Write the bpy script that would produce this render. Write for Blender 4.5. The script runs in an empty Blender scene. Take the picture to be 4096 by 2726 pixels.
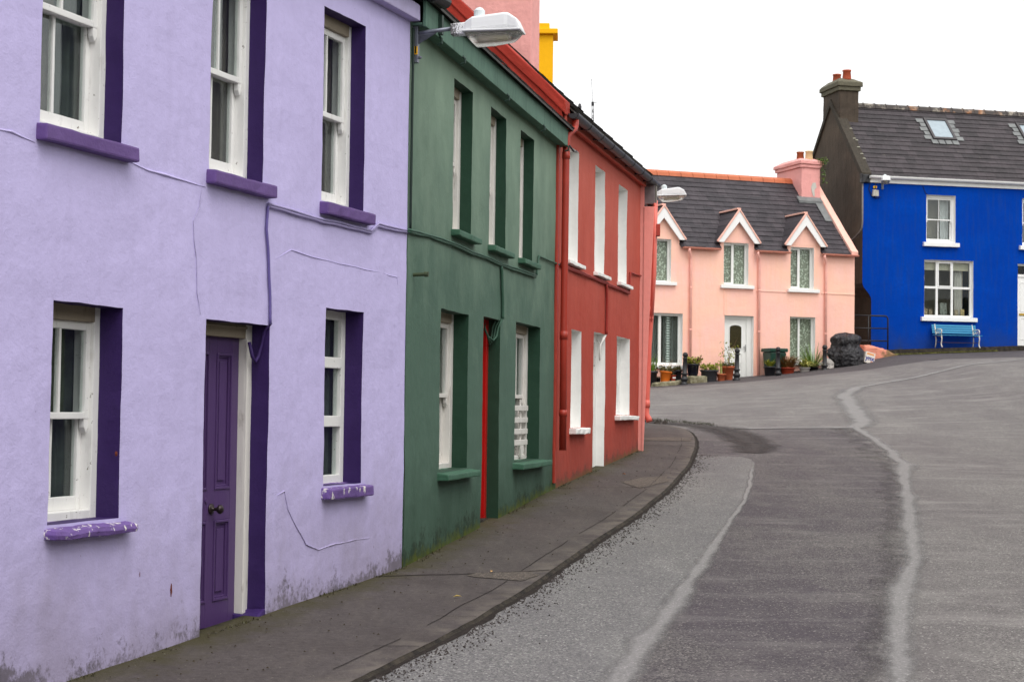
import bpy, bmesh, math, random
from mathutils import Vector, Matrix, noise

random.seed(7)
SC = bpy.context.scene
COL = SC.collection
R = math.radians
EYE = 2.4

# ------------------------------------------------------------------ helpers
def S(r, g, b, k=1.0):
    f = lambda c: (c / 255 / 12.92 if c / 255 <= .04045 else ((c / 255 + .055) / 1.055) ** 2.4) * k
    return (f(r), f(g), f(b), 1.0)

def sstep(a, b, x):
    t = min(1, max(0, (x - a) / (b - a)))
    return t * t * (3 - 2 * t)

def interp(xs, ys, x):
    if x <= xs[0]: return ys[0]
    for i in range(1, len(xs)):
        if x <= xs[i]:
            t = (x - xs[i - 1]) / (xs[i] - xs[i - 1])
            return ys[i - 1] + t * (ys[i] - ys[i - 1])
    return ys[-1]

class MB:
    """collects shapes; build() links them as ONE mesh object"""
    def __init__(s):
        s.v = []; s.f = []; s.uv = None
    def add(s, vs, fs):
        o = len(s.v); s.v += [tuple(p) for p in vs]; s.f += [tuple(i + o for i in f) for f in fs]; return s
    def box(s, x0, x1, y0, y1, z0, z1, M=None):
        vs = [Vector((x, y, z)) for z in (z0, z1) for y in (y0, y1) for x in (x0, x1)]
        if M: vs = [M @ p for p in vs]
        return s.add(vs, [(0, 2, 3, 1), (4, 5, 7, 6), (0, 1, 5, 4), (2, 6, 7, 3), (0, 4, 6, 2), (1, 3, 7, 5)])
    def prism(s, pts, a0, a1, axis='x', M=None):
        """pts is a closed polygon; extruded along an axis. x: pts=(y,z); y: pts=(x,z); z: pts=(x,y)"""
        def mk(a, p):
            q = {'x': (a, p[0], p[1]), 'y': (p[0], a, p[1]), 'z': (p[0], p[1], a)}[axis]
            return M @ Vector(q) if M else q
        n = len(pts)
        vs = [mk(a0, p) for p in pts] + [mk(a1, p) for p in pts]
        fs = [tuple(range(n)), tuple(range(2 * n - 1, n - 1, -1))]
        fs += [(i, i + n, (i + 1) % n + n, (i + 1) % n) for i in range(n)]
        return s.add(vs, fs)
    def tube(s, pts, r, seg=8, caps=True):
        pts = [Vector(p) for p in pts]
        rs = r if isinstance(r, (list, tuple)) else [r] * len(pts)
        vs = []; fs = []; a = None
        for i, p in enumerate(pts):
            t = (pts[min(i + 1, len(pts) - 1)] - pts[max(i - 1, 0)])
            if t.length < 1e-9: t = Vector((0, 0, 1))
            t.normalize()
            if a is None:
                a = t.cross(Vector((0, 0, 1)) if abs(t.z) < .9 else Vector((1, 0, 0)))
            a = a - t * a.dot(t)
            if a.length < 1e-5: a = t.cross(Vector((.3, .9, .1)))
            a.normalize(); b = t.cross(a).normalized()
            for k in range(seg):
                th = 2 * math.pi * k / seg
                vs.append(p + (a * math.cos(th) + b * math.sin(th)) * rs[i])
        for i in range(len(pts) - 1):
            for k in range(seg):
                fs.append((i * seg + k, i * seg + (k + 1) % seg, (i + 1) * seg + (k + 1) % seg, (i + 1) * seg + k))
        if caps:
            fs.append(tuple(range(seg - 1, -1, -1))); fs.append(tuple(range((len(pts) - 1) * seg, len(pts) * seg)))
        return s.add(vs, fs)
    def lathe(s, prof, c=(0, 0, 0), seg=20, M=None):
        vs = []; fs = []; n = len(prof)
        for r, z in prof:
            for k in range(seg):
                th = 2 * math.pi * k / seg
                p = Vector((c[0] + r * math.cos(th), c[1] + r * math.sin(th), c[2] + z))
                vs.append(M @ p if M else p)
        for i in range(n - 1):
            for k in range(seg):
                fs.append((i * seg + k, i * seg + (k + 1) % seg, (i + 1) * seg + (k + 1) % seg, (i + 1) * seg + k))
        if prof[0][0] > 1e-4: fs.append(tuple(range(seg - 1, -1, -1)))
        if prof[-1][0] > 1e-4: fs.append(tuple(range((n - 1) * seg, n * seg)))
        return s.add(vs, fs)
    def blade(s, p, d, ln, w, bend, n=5, droop=Vector((0, 0, -1))):
        p = Vector(p); d = Vector(d).normalized()
        side = d.cross(Vector((0, 0, 1)))
        if side.length < .05: side = Vector((math.cos(ln * 90), math.sin(ln * 90), 0))
        side.normalize(); vs = []; fs = []
        for i in range(n + 1):
            t = i / n
            ww = w * (1 - t) ** .6 * (0.6 + .8 * min(t * 3, 1) * .5)
            c = p + d * ln * t + droop * bend * ln * t * t
            vs += [c - side * ww / 2, c + side * ww / 2]
            if i: fs.append((2 * i - 2, 2 * i - 1, 2 * i + 1, 2 * i))
        return s.add(vs, fs)
    def leaf(s, c, size, rng):
        a = Vector((rng.uniform(-1, 1), rng.uniform(-1, 1), rng.uniform(-.6, .8))).normalized()
        b = a.cross(Vector((rng.uniform(-1, 1), rng.uniform(-1, 1), rng.uniform(-1, 1)))).normalized()
        c = Vector(c); q = size * rng.uniform(.6, 1.3)
        return s.add([c, c + a * q * .5 + b * q * .32, c + a * q, c + a * q * .5 - b * q * .32], [(0, 1, 2, 3)])
    def build(s, name, mat=None, parent=None, bevel=0, smooth=False, wob=0, seg=2):
        me = bpy.data.meshes.new(name)
        me.from_pydata([tuple(p) for p in s.v], [], s.f)
        me.validate()
        bm = bmesh.new(); bm.from_mesh(me)
        bmesh.ops.recalc_face_normals(bm, faces=bm.faces)
        if bevel:
            es = [e for e in bm.edges if len(e.link_faces) == 2 and e.calc_face_angle(0) > .5]
            bmesh.ops.bevel(bm, geom=es, offset=bevel, segments=seg, affect='EDGES', profile=.6, clamp_overlap=True)
        if wob:
            es = [e for e in bm.edges if e.calc_length() > .12]
            for _ in range(3):
                es = [e for e in bm.edges if e.calc_length() > .12]
                if es and len(bm.verts) < 6000: bmesh.ops.subdivide_edges(bm, edges=es, cuts=1, use_grid_fill=True)
            for v in bm.verts:
                n = noise.noise_vector(v.co * 9) * wob + noise.noise_vector(v.co * 30) * wob * .35
                v.co += n
        bm.to_mesh(me); bm.free()
        if smooth:
            for p in me.polygons: p.use_smooth = True
        o = bpy.data.objects.new(name, me); COL.objects.link(o)
        if mat is not None: me.materials.append(mat)
        if parent is not None: o.parent = parent
        return o

def tag(o, label, cat, group=None, kind=None):
    if label: o['label'] = label
    if cat: o['category'] = cat
    if group: o['group'] = group
    if kind: o['kind'] = kind
    return o

def empty(name, loc, rz, label, cat, group=None):
    o = bpy.data.objects.new(name, None); COL.objects.link(o)
    o.empty_display_size = .2
    o.location = loc; o.rotation_euler = (0, 0, rz)
    return tag(o, label, cat, group)

def children(o): return [c for c in bpy.data.objects if c.parent == o]

def copy_tree(o, parent=None):
    c = o.copy(); COL.objects.link(c); c.parent = parent
    for ch in children(o): copy_tree(ch, c)
    return c

def lettering(txt, size, mat, parent, M, name='lettering', extr=.002, bold=0.0):
    cu = bpy.data.curves.new(name, 'FONT'); cu.body = txt; cu.size = size; cu.extrude = extr
    cu.align_x = 'CENTER'; cu.align_y = 'CENTER'; cu.offset = bold
    t = bpy.data.objects.new(name, cu); COL.objects.link(t)
    dg = bpy.context.evaluated_depsgraph_get()
    me = bpy.data.meshes.new_from_object(t.evaluated_get(dg))
    bpy.data.objects.remove(t)
    o = bpy.data.objects.new(name, me); COL.objects.link(o)
    me.materials.clear(); me.materials.append(mat); o.parent = parent; o.matrix_local = M
    return o

# ------------------------------------------------------------------ materials
class Mat:
    def __init__(s, name, rough=.7, spec=.3):
        s.m = bpy.data.materials.new(name); s.m.use_nodes = True
        s.t = s.m.node_tree; s.N = s.t.nodes; s.b = s.N['Principled BSDF']
        s.b.inputs['Roughness'].default_value = rough
        s.b.inputs['Specular IOR Level'].default_value = spec
        s.tc = s.N.new('ShaderNodeTexCoord')
    def lk(s, a, b): s.t.links.new(a, b)
    def put(s, sock, v):
        if hasattr(v, 'is_output'): s.lk(v, sock)
        else: sock.default_value = v
    def vec(s, sx=1, sy=1, sz=1, src=None, rot=(0, 0, 0)):
        n = s.N.new('ShaderNodeMapping'); n.inputs['Scale'].default_value = (sx, sy, sz); n.inputs['Rotation'].default_value = rot
        s.lk(src or s.tc.outputs['Object'], n.inputs['Vector']); return n.outputs[0]
    def noise(s, scale, detail=3, rough=.55, vec=None, dist=0):
        n = s.N.new('ShaderNodeTexNoise'); n.inputs['Scale'].default_value = scale
        n.inputs['Detail'].default_value = detail; n.inputs['Roughness'].default_value = rough
        n.inputs['Distortion'].default_value = dist
        s.lk(vec or s.tc.outputs['Object'], n.inputs['Vector']); return n.outputs['Fac']
    def voro(s, scale, vec=None, out='Distance', feature='F1'):
        n = s.N.new('ShaderNodeTexVoronoi'); n.feature = feature; n.inputs['Scale'].default_value = scale
        s.lk(vec or s.tc.outputs['Object'], n.inputs['Vector']); return n.outputs[out]
    def mr(s, v, a, b, c=0, d=1):
        n = s.N.new('ShaderNodeMapRange'); s.put(n.inputs[0], v)
        for i, q in enumerate((a, b, c, d)): s.put(n.inputs[i + 1], q)
        return n.outputs[0]
    def math(s, op, a, b=0.0, clamp=False):
        n = s.N.new('ShaderNodeMath'); n.operation = op; n.use_clamp = clamp
        s.put(n.inputs[0], a); s.put(n.inputs[1], b); return n.outputs[0]
    def mix(s, f, a, b, blend='MIX'):
        n = s.N.new('ShaderNodeMix'); n.data_type = 'RGBA'; n.blend_type = blend
        s.put(n.inputs[0], f); s.put(n.inputs[6], a); s.put(n.inputs[7], b); return n.outputs[2]
    def sep(s, v=None):
        n = s.N.new('ShaderNodeSeparateXYZ'); s.lk(v or s.tc.outputs['Object'], n.inputs[0]); return n.outputs
    def color(s, c): s.put(s.b.inputs['Base Color'], c); return s
    def bump(s, h, strength=.5, dist=.01):
        n = s.N.new('ShaderNodeBump'); n.inputs['Strength'].default_value = strength; n.inputs['Distance'].default_value = dist
        s.lk(h, n.inputs['Height']); s.lk(n.outputs[0], s.b.inputs['Normal']); return s

def mulc(c, k): return (min(1, c[0] * k), min(1, c[1] * k), min(1, c[2] * k), 1)

def plain(name, c, rough=.6, spec=.3, var=.08, scale=6, bump=0, bscale=60, metallic=0):
    m = Mat(name, rough, spec)
    n = m.noise(scale, 4)
    m.color(m.mix(m.mr(n, .3, .7), mulc(c, 1 - var), mulc(c, 1 + var)))
    m.b.inputs['Metallic'].default_value = metallic
    if bump: m.bump(m.noise(bscale, 3), bump, .004)
    return m.m

def paint(name, c, rough=.78, var=.07, bump=.6, streak=None, sk=.5, damp=None, moss=None, low_tone=None, fleck=None, spec=.25, smooth=1.0, fade=None, toplight_bleach=None):
    """masonry paint on rough render; damp = (c0, slope, height): ground line in house coordinates"""
    m = Mat(name, rough, spec)
    base = m.mix(m.mr(m.noise(1.1, 5, .6), .32, .68), mulc(c, 1 - var), mulc(c, 1 + var))
    base = m.mix(m.mr(m.noise(13, 4, .6), .35, .75), base, mulc(c, 1 - var * 1.1))
    if fade:
        base = m.mix(m.mr(m.noise(.6, 3, .5, m.vec(1, 1, 1.4)), .40, .66, 0, .75), base, fade)
    if streak:
        st = m.noise(1.0, 4, .65, m.vec(9, 9, .8))
        base = m.mix(m.mr(st, .48, .78, 0, sk), base, streak)
    if toplight_bleach:
        Z = m.sep()[2]; bl = m.math('ADD', m.mr(Z, toplight_bleach[0], toplight_bleach[1], 0, .85), m.math('MULTIPLY', m.math('SUBTRACT', m.noise(1.0, 4, .6, m.vec(2.2, 2.2, 1.3)), .5), .9))
        base = m.mix(m.mr(bl, .2, .85, 0, .8), base, toplight_bleach[2])  # paler with height: sky light put into the colour, mixed with weathering
    # small chips and pinholes
    if fleck:
        ch = m.noise(38, 2, .5, m.vec(1, 1, .7))
        base = m.mix(m.mr(ch, .74, .77, 0, .8), base, fleck)
    if damp:
        X = m.sep(); c0, k, h, dark = damp
        g = m.math('SUBTRACT', X[2], m.math('ADD', m.math('MULTIPLY', X[0], k), c0))
        near = m.mr(g, 0, h, 1, 0)
        sp = m.noise(21, 6, .78, m.vec(1, 1, .8))
        big = m.noise(1.9, 4, .65)
        v = m.math('ADD', m.math('MULTIPLY', near, .40), m.math('MULTIPLY', sp, .60))
        v = m.math('ADD', v, m.math('MULTIPLY', big, .85))
        base = m.mix(m.mr(v, 1.0, 1.10, 0, .92), base, dark)
        if low_tone:
            v2 = m.math('ADD', m.mr(g, 0, h * 3.2, .62, 0), m.math('MULTIPLY', m.noise(2.2, 5, .65, m.vec(1, 1, .6)), .75))
            base = m.mix(m.mr(v2, .62, 1.0, 0, .6), base, low_tone)  # second tone mixed in towards the ground, mottled by noise
        if moss:
            v3 = m.math('ADD', m.mr(g, 0, h * .75, .6, 0), m.math('MULTIPLY', m.noise(6, 5, .7), .8))
            base = m.mix(m.mr(v3, .84, 1.05, 0, .85), base, moss)
    m.color(base)
    h1 = m.noise(9, 4, .6); h2 = m.noise(75, 3, .6); h3 = m.noise(2.2, 3, .5)
    h = m.math('ADD', m.math('MULTIPLY', h1, .9), m.math('MULTIPLY', h2, .22 * smooth))
    h = m.math('ADD', h, m.math('MULTIPLY', h3, 1.6))
    m.bump(h, bump, .012)
    return m.m

def wood_paint(name, c, dirt, rough=.5, amt=.7, peel=None):
    m = Mat(name, rough, .35)
    n = m.noise(1, 5, .7, m.vec(22, 22, 3.5)); n2 = m.noise(5, 4, .6)
    v = m.math('ADD', m.math('MULTIPLY', n, .6), m.math('MULTIPLY', n2, .4))
    base = m.mix(m.mr(n2, .3, .7), mulc(c, .93), c)
    base = m.mix(m.mr(v, .55, .70, 0, amt), base, dirt)
    if peel: base = m.mix(m.mr(m.noise(26, 4, .7), .66, .69), base, peel)
    m.color(base); m.bump(m.noise(40, 4, .6, m.vec(1, 1, .3)), .35, .004)
    return m.m

def slate_mat(name, c1, c2, row=.24, wid=.3, lichen=None, sx=1.0):
    m = Mat(name, .62, .35)
    X = m.sep(); cb = m.N.new('ShaderNodeCombineXYZ')
    m.lk(X[0], cb.inputs[0]); m.lk(m.math('MULTIPLY', X[2], sx), cb.inputs[1])
    b = m.N.new('ShaderNodeTexBrick'); b.offset = .5
    b.inputs['Scale'].default_value = 1; b.inputs['Brick Width'].default_value = wid; b.inputs['Row Height'].default_value = row
    b.inputs['Mortar Size'].default_value = .006; b.inputs['Mortar Smooth'].default_value = .2; b.inputs['Bias'].default_value = 0
    b.inputs['Color1'].default_value = c1; b.inputs['Color2'].default_value = c2; b.inputs['Mortar'].default_value = mulc(c1, .35)
    m.lk(cb.outputs[0], b.inputs['Vector'])
    base = m.mix(m.mr(m.noise(1.2, 5, .65), .3, .72, 0, .55), b.outputs['Color'], mulc(c1, .62))
    base = m.mix(m.mr(m.noise(1, 5, .7, m.vec(11, 11, 1.3)), .5, .75, 0, .4), base, mulc(c2, 1.5))
    if lichen: base = m.mix(m.mr(m.noise(3.2, 5, .75), .64, .72, 0, .8), base, lichen)
    m.color(base)
    m.bump(m.math('ADD', m.math('MULTIPLY', b.outputs['Fac'], -1.0), m.math('MULTIPLY', m.noise(14, 4), .6)), .5, .01)
    return m.m

def glass_mat(name, tint=(.92, .95, .94, 1), ior=1.35):
    m = Mat(name); m.N.remove(m.b)
    tr = m.N.new('ShaderNodeBsdfTransparent'); tr.inputs[0].default_value = tint
    gl = m.N.new('ShaderNodeBsdfGlossy'); gl.inputs['Roughness'].default_value = .02; gl.inputs[0].default_value = (.9, .93, .95, 1)
    lw = m.N.new('ShaderNodeLayerWeight'); lw.inputs[0].default_value = .5
    bp = m.N.new('ShaderNodeBump'); bp.inputs['Strength'].default_value = .05; bp.inputs['Distance'].default_value = .03
    m.lk(m.noise(2.5, 2), bp.inputs['Height']); m.lk(bp.outputs[0], gl.inputs['Normal'])
    fr = m.math('ADD', m.math('MULTIPLY', m.math('POWER', lw.outputs['Facing'], 4.5), .7), (ior - 1) ** 2 / 6)
    mx = m.N.new('ShaderNodeMixShader'); m.lk(fr, mx.inputs[0]); m.lk(tr.outputs[0], mx.inputs[1]); m.lk(gl.outputs[0], mx.inputs[2])
    m.lk(mx.outputs[0], m.N['Material Output'].inputs['Surface'])
    return m.m

def asphalt(name, dark, light, patch=.5, stain=None, spk=(.58, .72), rough=.85, wear=None, bumpk=.7, soft=None, oneside=False):
    m = Mat(name, rough, .3)
    f1 = m.noise(105, 3, .7); f2 = m.voro(85, out='Color'); f3 = m.noise(26, 4, .65)
    g = m.N.new('ShaderNodeRGBToBW'); m.lk(f2, g.inputs[0])
    v = m.math('ADD', m.math('MULTIPLY', f1, .5), m.math('MULTIPLY', g.outputs[0], .5))
    base = m.mix(m.mr(v, .34, .64), dark, light)
    base = m.mix(m.mr(f3, .42, .68, 0, .6), base, mulc(dark, .8))
    lo = m.noise(.5, 6, .66, m.vec(1.6, .5, 1)); mid = m.noise(2.3, 4, .6, m.vec(1, .6, 1))
    base = m.mix(m.mr(lo, .35, .68, 0, patch), base, mulc(light, .52) if stain is None else stain)
    base = m.mix(m.mr(mid, .5, .75, 0, .28), base, mulc(light, 1.0))
    if wear: base = m.mix(m.mr(m.noise(.9, 5, .7, m.vec(.5, 2.2, 1)), .52, .7, 0, .5), base, wear)
    base = m.mix(m.mr(g.outputs[0], .84, .88, 0, .6), base, mulc(light, 1.6))
    m.color(base)
    h = m.math('ADD', m.math('MULTIPLY', f1, .6), m.math('MULTIPLY', m.voro(95), .8))
    m.bump(h, bumpk, .012)
    if soft:      # ragged worn edge: the thin layer has worn through
        U = m.sep(m.tc.outputs['UV'])
        d = m.math('SUBTRACT', 1.0, U[0]) if oneside else m.math('SUBTRACT', 1.0, m.math('ABSOLUTE', m.math('SUBTRACT', m.math('MULTIPLY', U[0], 2.0), 1.0)))
        n = m.math('ADD', m.math('MULTIPLY', m.noise(1.4, 5, .7), .6), m.math('MULTIPLY', m.noise(30, 3, .7), .4))
        a = m.math('ADD', d, m.math('MULTIPLY', m.math('SUBTRACT', n, .5), 1.6 * soft[1]))
        al = m.mr(a, soft[0] * .2, soft[0] + soft[1] * .3)
        tr = m.N.new('ShaderNodeBsdfTransparent'); mx = m.N.new('ShaderNodeMixShader')
        m.lk(al, mx.inputs[0]); m.lk(tr.outputs[0], mx.inputs[1]); m.lk(m.b.outputs[0], mx.inputs[2]); m.lk(mx.outputs[0], m.N['Material Output'].inputs['Surface'])
    return m.m

def leafmat(name, c1, c2, rough=.45):
    m = Mat(name, rough, .4)
    m.color(m.mix(m.mr(m.noise(9, 3), .35, .65), c1, c2))
    m.b.inputs['Subsurface Weight'].default_value = 0
    return m.m

WHITE = wood_paint('aged_white_gloss', S(240, 239, 236), S(150, 144, 136), .45, .40, S(112, 102, 92))
WHITE2 = wood_paint('grubby_white_gloss', S(226, 222, 216), S(126, 116, 104), .5, .65)
OLDWOOD = wood_paint('weathered_cream_wood', S(150, 138, 120), S(58, 50, 42), .7, .8)
UPVC = plain('white_plastic', S(232, 232, 228), .35, .4, .03)
CLEANWHITE = plain('clean_white_paint', S(236, 236, 234), .45, .4, .03)
GLASS = glass_mat('window_glass', ior=1.5)
GLASSF = glass_mat('far_window_glass', ior=1.3)
BLACKPL = plain('black_plastic', S(44, 42, 46), .4, .4, .2, 9)
IRON = plain('black_painted_iron', S(30, 30, 33), .45, .4, .2, 12, .3, 40)
STEEL = plain('weathered_galvanised_steel', S(112, 116, 128), .45, .5, .25, 12, metallic=.4)
CURTAIN = plain('dusty_grey_curtain', S(98, 93, 86), .9, .1, .2, 8)
CURTAIN2 = plain('green_grey_curtain', S(72, 78, 73), .9, .1, .2, 8)
INTERIOR = plain('room_lining', S(150, 142, 128), .9, .1, .2, 2)

LIL_G = (.938, .0518); GRN_G = (1.075, .0538); RED_G = (1.435, .0535)
M_LILAC = paint('lilac_masonry_paint', S(196, 186, 229), var=.045, damp=(.90, .0518, .50, S(44, 42, 38)), low_tone=S(146, 136, 152), moss=None, streak=S(172, 162, 200), sk=.25, fleck=S(160, 150, 190))
M_LILAC2 = paint('greyed_lilac_patch', S(180, 171, 206), var=.05, streak=S(160, 150, 178), sk=.35)
M_PURPLE = paint('deep_purple_reveal_paint', S(56, 35, 92), var=.12, bump=.4, rough=.6)
M_PSILL = paint('purple_sill_paint', S(104, 78, 136), var=.14, bump=.6, rough=.6, fleck=S(90, 60, 120))
M_PDOOR = wood_paint('purple_door_gloss', S(84, 60, 108), S(68, 48, 88), .38, .5)
M_GREEN = paint('green_masonry_paint', S(78, 104, 90), var=.07, bump=.6, streak=S(88, 112, 94), sk=.2, toplight_bleach=(2.4, 5.6, S(134, 156, 136)), damp=(1.075, .0538, .40, S(38, 46, 32)), low_tone=S(38, 64, 48), moss=S(86, 94, 24), fleck=S(60, 82, 72))  # upper wall paler: stronger sky light and weathered streaks painted in
M_GREENR = paint('dark_green_reveal_paint', S(36, 66, 50), var=.1, bump=.4, rough=.6)
M_GSILL = paint('green_sill_paint', S(66, 104, 84), var=.12, bump=.6, rough=.6, fleck=S(40, 70, 56))
M_GFASC = paint('green_eaves_board_paint', S(90, 120, 105), var=.08, bump=.5, streak=S(50, 74, 62), sk=.6)
M_RED = paint('brick_red_masonry_paint', S(178, 70, 54), var=.08, bump=.7, streak=S(160, 56, 44), sk=.6, toplight_bleach=(2.6, 5.8, S(198, 98, 82)), damp=(1.435, .0535, .34, S(84, 58, 48)), low_tone=S(140, 68, 58), moss=S(110, 84, 48), fleck=S(160, 60, 52))  # upper wall painted paler for the stronger sky light up there
M_REDCOP = paint('bright_red_coping_paint', S(164, 52, 39), var=.10, bump=1.0, streak=S(160, 44, 34), sk=.5, fleck=S(150, 44, 36))
M_REDPIPE = plain('red_pipe_paint', S(166, 56, 42), .42, .4, .1)
M_WHREV = paint('white_reveal_paint', S(242, 241, 238), var=.04, bump=.45, streak=S(222, 218, 212), sk=.35)
M_SALMON = paint('salmon_paint', S(234, 150, 140), var=.06, bump=.4)
M_SALPIPE = plain('salmon_pipe_paint', S(226, 112, 98), .4, .4, .08)
M_PINK = paint('pink_masonry_paint', S(252, 198, 184), var=.045, bump=.5, streak=S(246, 188, 156), sk=.55, fade=S(250, 200, 172))
M_PINKPIPE = plain('pink_pipe_paint', S(240, 178, 164), .45, .4, .08)
M_PINKTRIM = paint('pale_pink_trim', S(240, 188, 172), var=.07, bump=.5, streak=S(210, 170, 150), sk=.5)
M_GUTTER = plain('terracotta_gutter', S(206, 136, 118), .45, .4, .12)
M_CHIMP = paint('pink_chimney_render', S(234, 166, 160), var=.06, bump=1.0, streak=S(222, 146, 142), sk=.4)
M_YELLOW = paint('egg_yellow_paint', S(252, 186, 10), var=.04, bump=.4)
M_BLUE = paint('cobalt_blue_paint', S(0, 64, 168), rough=.95, spec=.06, var=.13, bump=.5, streak=S(36, 66, 128), sk=.5, damp=(4.50, .045, .5, S(48, 64, 100)), low_tone=S(40, 62, 116), fleck=S(14, 50, 130), fade=S(2, 56, 156))
M_GABLE = paint('bare_brown_grey_render', S(74, 64, 55), var=.2, bump=.8, streak=S(48, 42, 36), sk=.7, fade=S(94, 82, 70))
M_GABLED = paint('sooty_chimney_render', S(66, 60, 52), var=.2, bump=1.2, streak=S(40, 38, 32), sk=.7)
M_CAPST = paint('lichened_cement', S(104, 100, 84), var=.25, bump=1.2, fleck=S(170, 165, 140))
SLATE = slate_mat('dark_slate', S(48, 44, 49), S(74, 67, 72), .235, .32)
SLATE_B = slate_mat('brown_grey_slate', S(46, 41, 44), S(72, 64, 68), .235, .34, S(92, 86, 78))
SLATE_O = slate_mat('old_mossy_slate', S(48, 44, 41), S(60, 54, 48), .2, .3, S(66, 60, 40))
RIDGE = plain('orange_ridge_tile', S(186, 104, 70), .6, .3, .12, 3, .3, 40)
RIDGE_OLD = Mat('weathered_ridge_tile', .8); RIDGE_OLD.color(RIDGE_OLD.mix(RIDGE_OLD.mr(RIDGE_OLD.noise(2.6, 5, .75), .50, .66), S(74, 68, 66), RIDGE_OLD.mix(RIDGE_OLD.mr(RIDGE_OLD.noise(1.1, 2), .45, .6), S(168, 160, 146), S(170, 112, 70)))); RIDGE_OLD = RIDGE_OLD.m
LEAD = plain('grey_lead_flashing', S(112, 114, 114), .5, .4, .2, 5)
TERRA = plain('terracotta', S(176, 92, 60), .7, .2, .15, 9, .3, 50)
SOIL = plain('potting_soil', S(60, 46, 36), .95, .1, .3, 40, 1, 60)
STONE = Mat('lichened_stone', .9); _n = STONE.noise(9, 6, .7); STONE.color(STONE.mix(STONE.mr(_n, .35, .65), S(104, 98, 72), S(158, 152, 128))); STONE.bump(STONE.noise(20, 5, .7), .9, .03); STONE = STONE.m

# road materials
M_ROAD = asphalt('worn_grey_asphalt', S(88, 84, 83), S(146, 142, 138), .8, S(94, 88, 89), wear=S(150, 146, 142))
M_DARK = asphalt('dark_relaid_asphalt', S(58, 53, 57), S(126, 121, 117), .8, S(66, 58, 66), soft=(.06, .35), oneside=True, wear=S(124, 119, 117))
M_LIGHT = asphalt('pale_patched_asphalt', S(92, 90, 90), S(146, 144, 140), .55, S(92, 88, 92))
M_SEAM = asphalt('smooth_pale_tar_seam', S(116, 113, 112), S(140, 137, 135), .2, S(120, 117, 118), bumpk=.3, soft=(.5, .9))
M_FORE = asphalt('dark_forecourt_tarmac', S(66, 61, 64), S(98, 93, 93), .5, S(68, 62, 64))

def pavement_mat():
    m = Mat('damp_brown_concrete', .88, .25)
    uvn = m.tc.outputs['UV']; U = m.sep(uvn)
    f1 = m.noise(110, 2, .6); f2 = m.noise(22, 5, .65); lo = m.noise(.9, 5, .65)
    v = m.math('ADD', m.math('MULTIPLY', f1, .55), m.math('MULTIPLY', f2, .45))
    base = m.mix(m.mr(v, .34, .68), S(57, 52, 51), S(100, 93, 90))
    base = m.mix(m.mr(lo, .36, .66, 0, .6), base, S(62, 55, 53))
    base = m.mix(m.mr(m.noise(1.0, 5, .7, m.vec(6, 1.1, 1)), .5, .72, 0, .35), base, S(100, 93, 86))
    # moss creeping out from the foot of the wall
    w = m.math('ADD', m.mr(U[0], .0, .5, .62, 0), m.math('MULTIPLY', m.noise(3.4, 6, .72), .8))
    base = m.mix(m.mr(w, .60, .92, 0, .85), base, S(62, 58, 32))
    w2 = m.math('ADD', m.mr(U[0], .0, .12, .6, 0), m.math('MULTIPLY', m.noise(9, 6, .7), .7))
    base = m.mix(m.mr(w2, .74, .98, 0, .9), base, S(34, 31, 24))
    # pale kerb edge
    w3 = m.math('MULTIPLY', m.mr(U[0], .80, .97), m.mr(m.noise(4, 4), .4, .62))
    base = m.mix(m.math('MULTIPLY', w3, .5), base, S(118, 110, 100))
    # grit
    base = m.mix(m.mr(m.voro(26), .0, .09, .8, 0), base, S(40, 36, 34))
    base = m.mix(m.mr(m.noise(46, 1, .5), .76, .80, 0, .7), base, S(150, 142, 128))
    m.color(base)
    m.bump(m.math('ADD', m.math('MULTIPLY', f1, .5), f2), .6, .012)
    return m.m
M_PAVE = pavement_mat()
M_KERB = Mat('mossy_kerb_face', .95); _v = M_KERB.noise(7, 5, .7); M_KERB.color(M_KERB.mix(M_KERB.mr(_v, .38, .66), S(38, 34, 31), S(72, 65, 56))); M_KERB.bump(M_KERB.noise(24, 5, .7), 1, .03); M_KERB = M_KERB.m
M_PALE = asphalt('pale_concrete_mend', S(72, 65, 60), S(112, 103, 94), .4, S(80, 72, 65))
M_GROOVE = plain('dirty_joint', S(32, 28, 26), .95, .1, .3, 20)
M_GRIME = plain('gutter_grime', S(46, 41, 38), .95, .1, .3, 20)
M_EARTH = Mat('rough_grassy_ground', .95); _e = M_EARTH.noise(2.5, 6, .7); M_EARTH.color(M_EARTH.mix(M_EARTH.mr(_e, .4, .62), S(58, 66, 36), S(80, 80, 58))); M_EARTH.bump(M_EARTH.noise(12, 5, .7), .8, .05); M_EARTH = M_EARTH.m

# ------------------------------------------------------------------ ground heights
GX = (4.2, 6.84, 8.2, 9.7, 10.5, 12.5, 17.0, 22.0)
GV = (0, .205, .35, .53, .62, .95, 1.13, 1.28)
def ramp_y(y): return sstep(24, 50, y)
def pave_z(x, y): return .28 + .055 * y
def road_z(x, y):
    yy = min(y, 62)
    return .22 + .055 * yy + .06 * sstep(30, 44, y) + ramp_y(yy) * interp(GX, GV, x)

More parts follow.
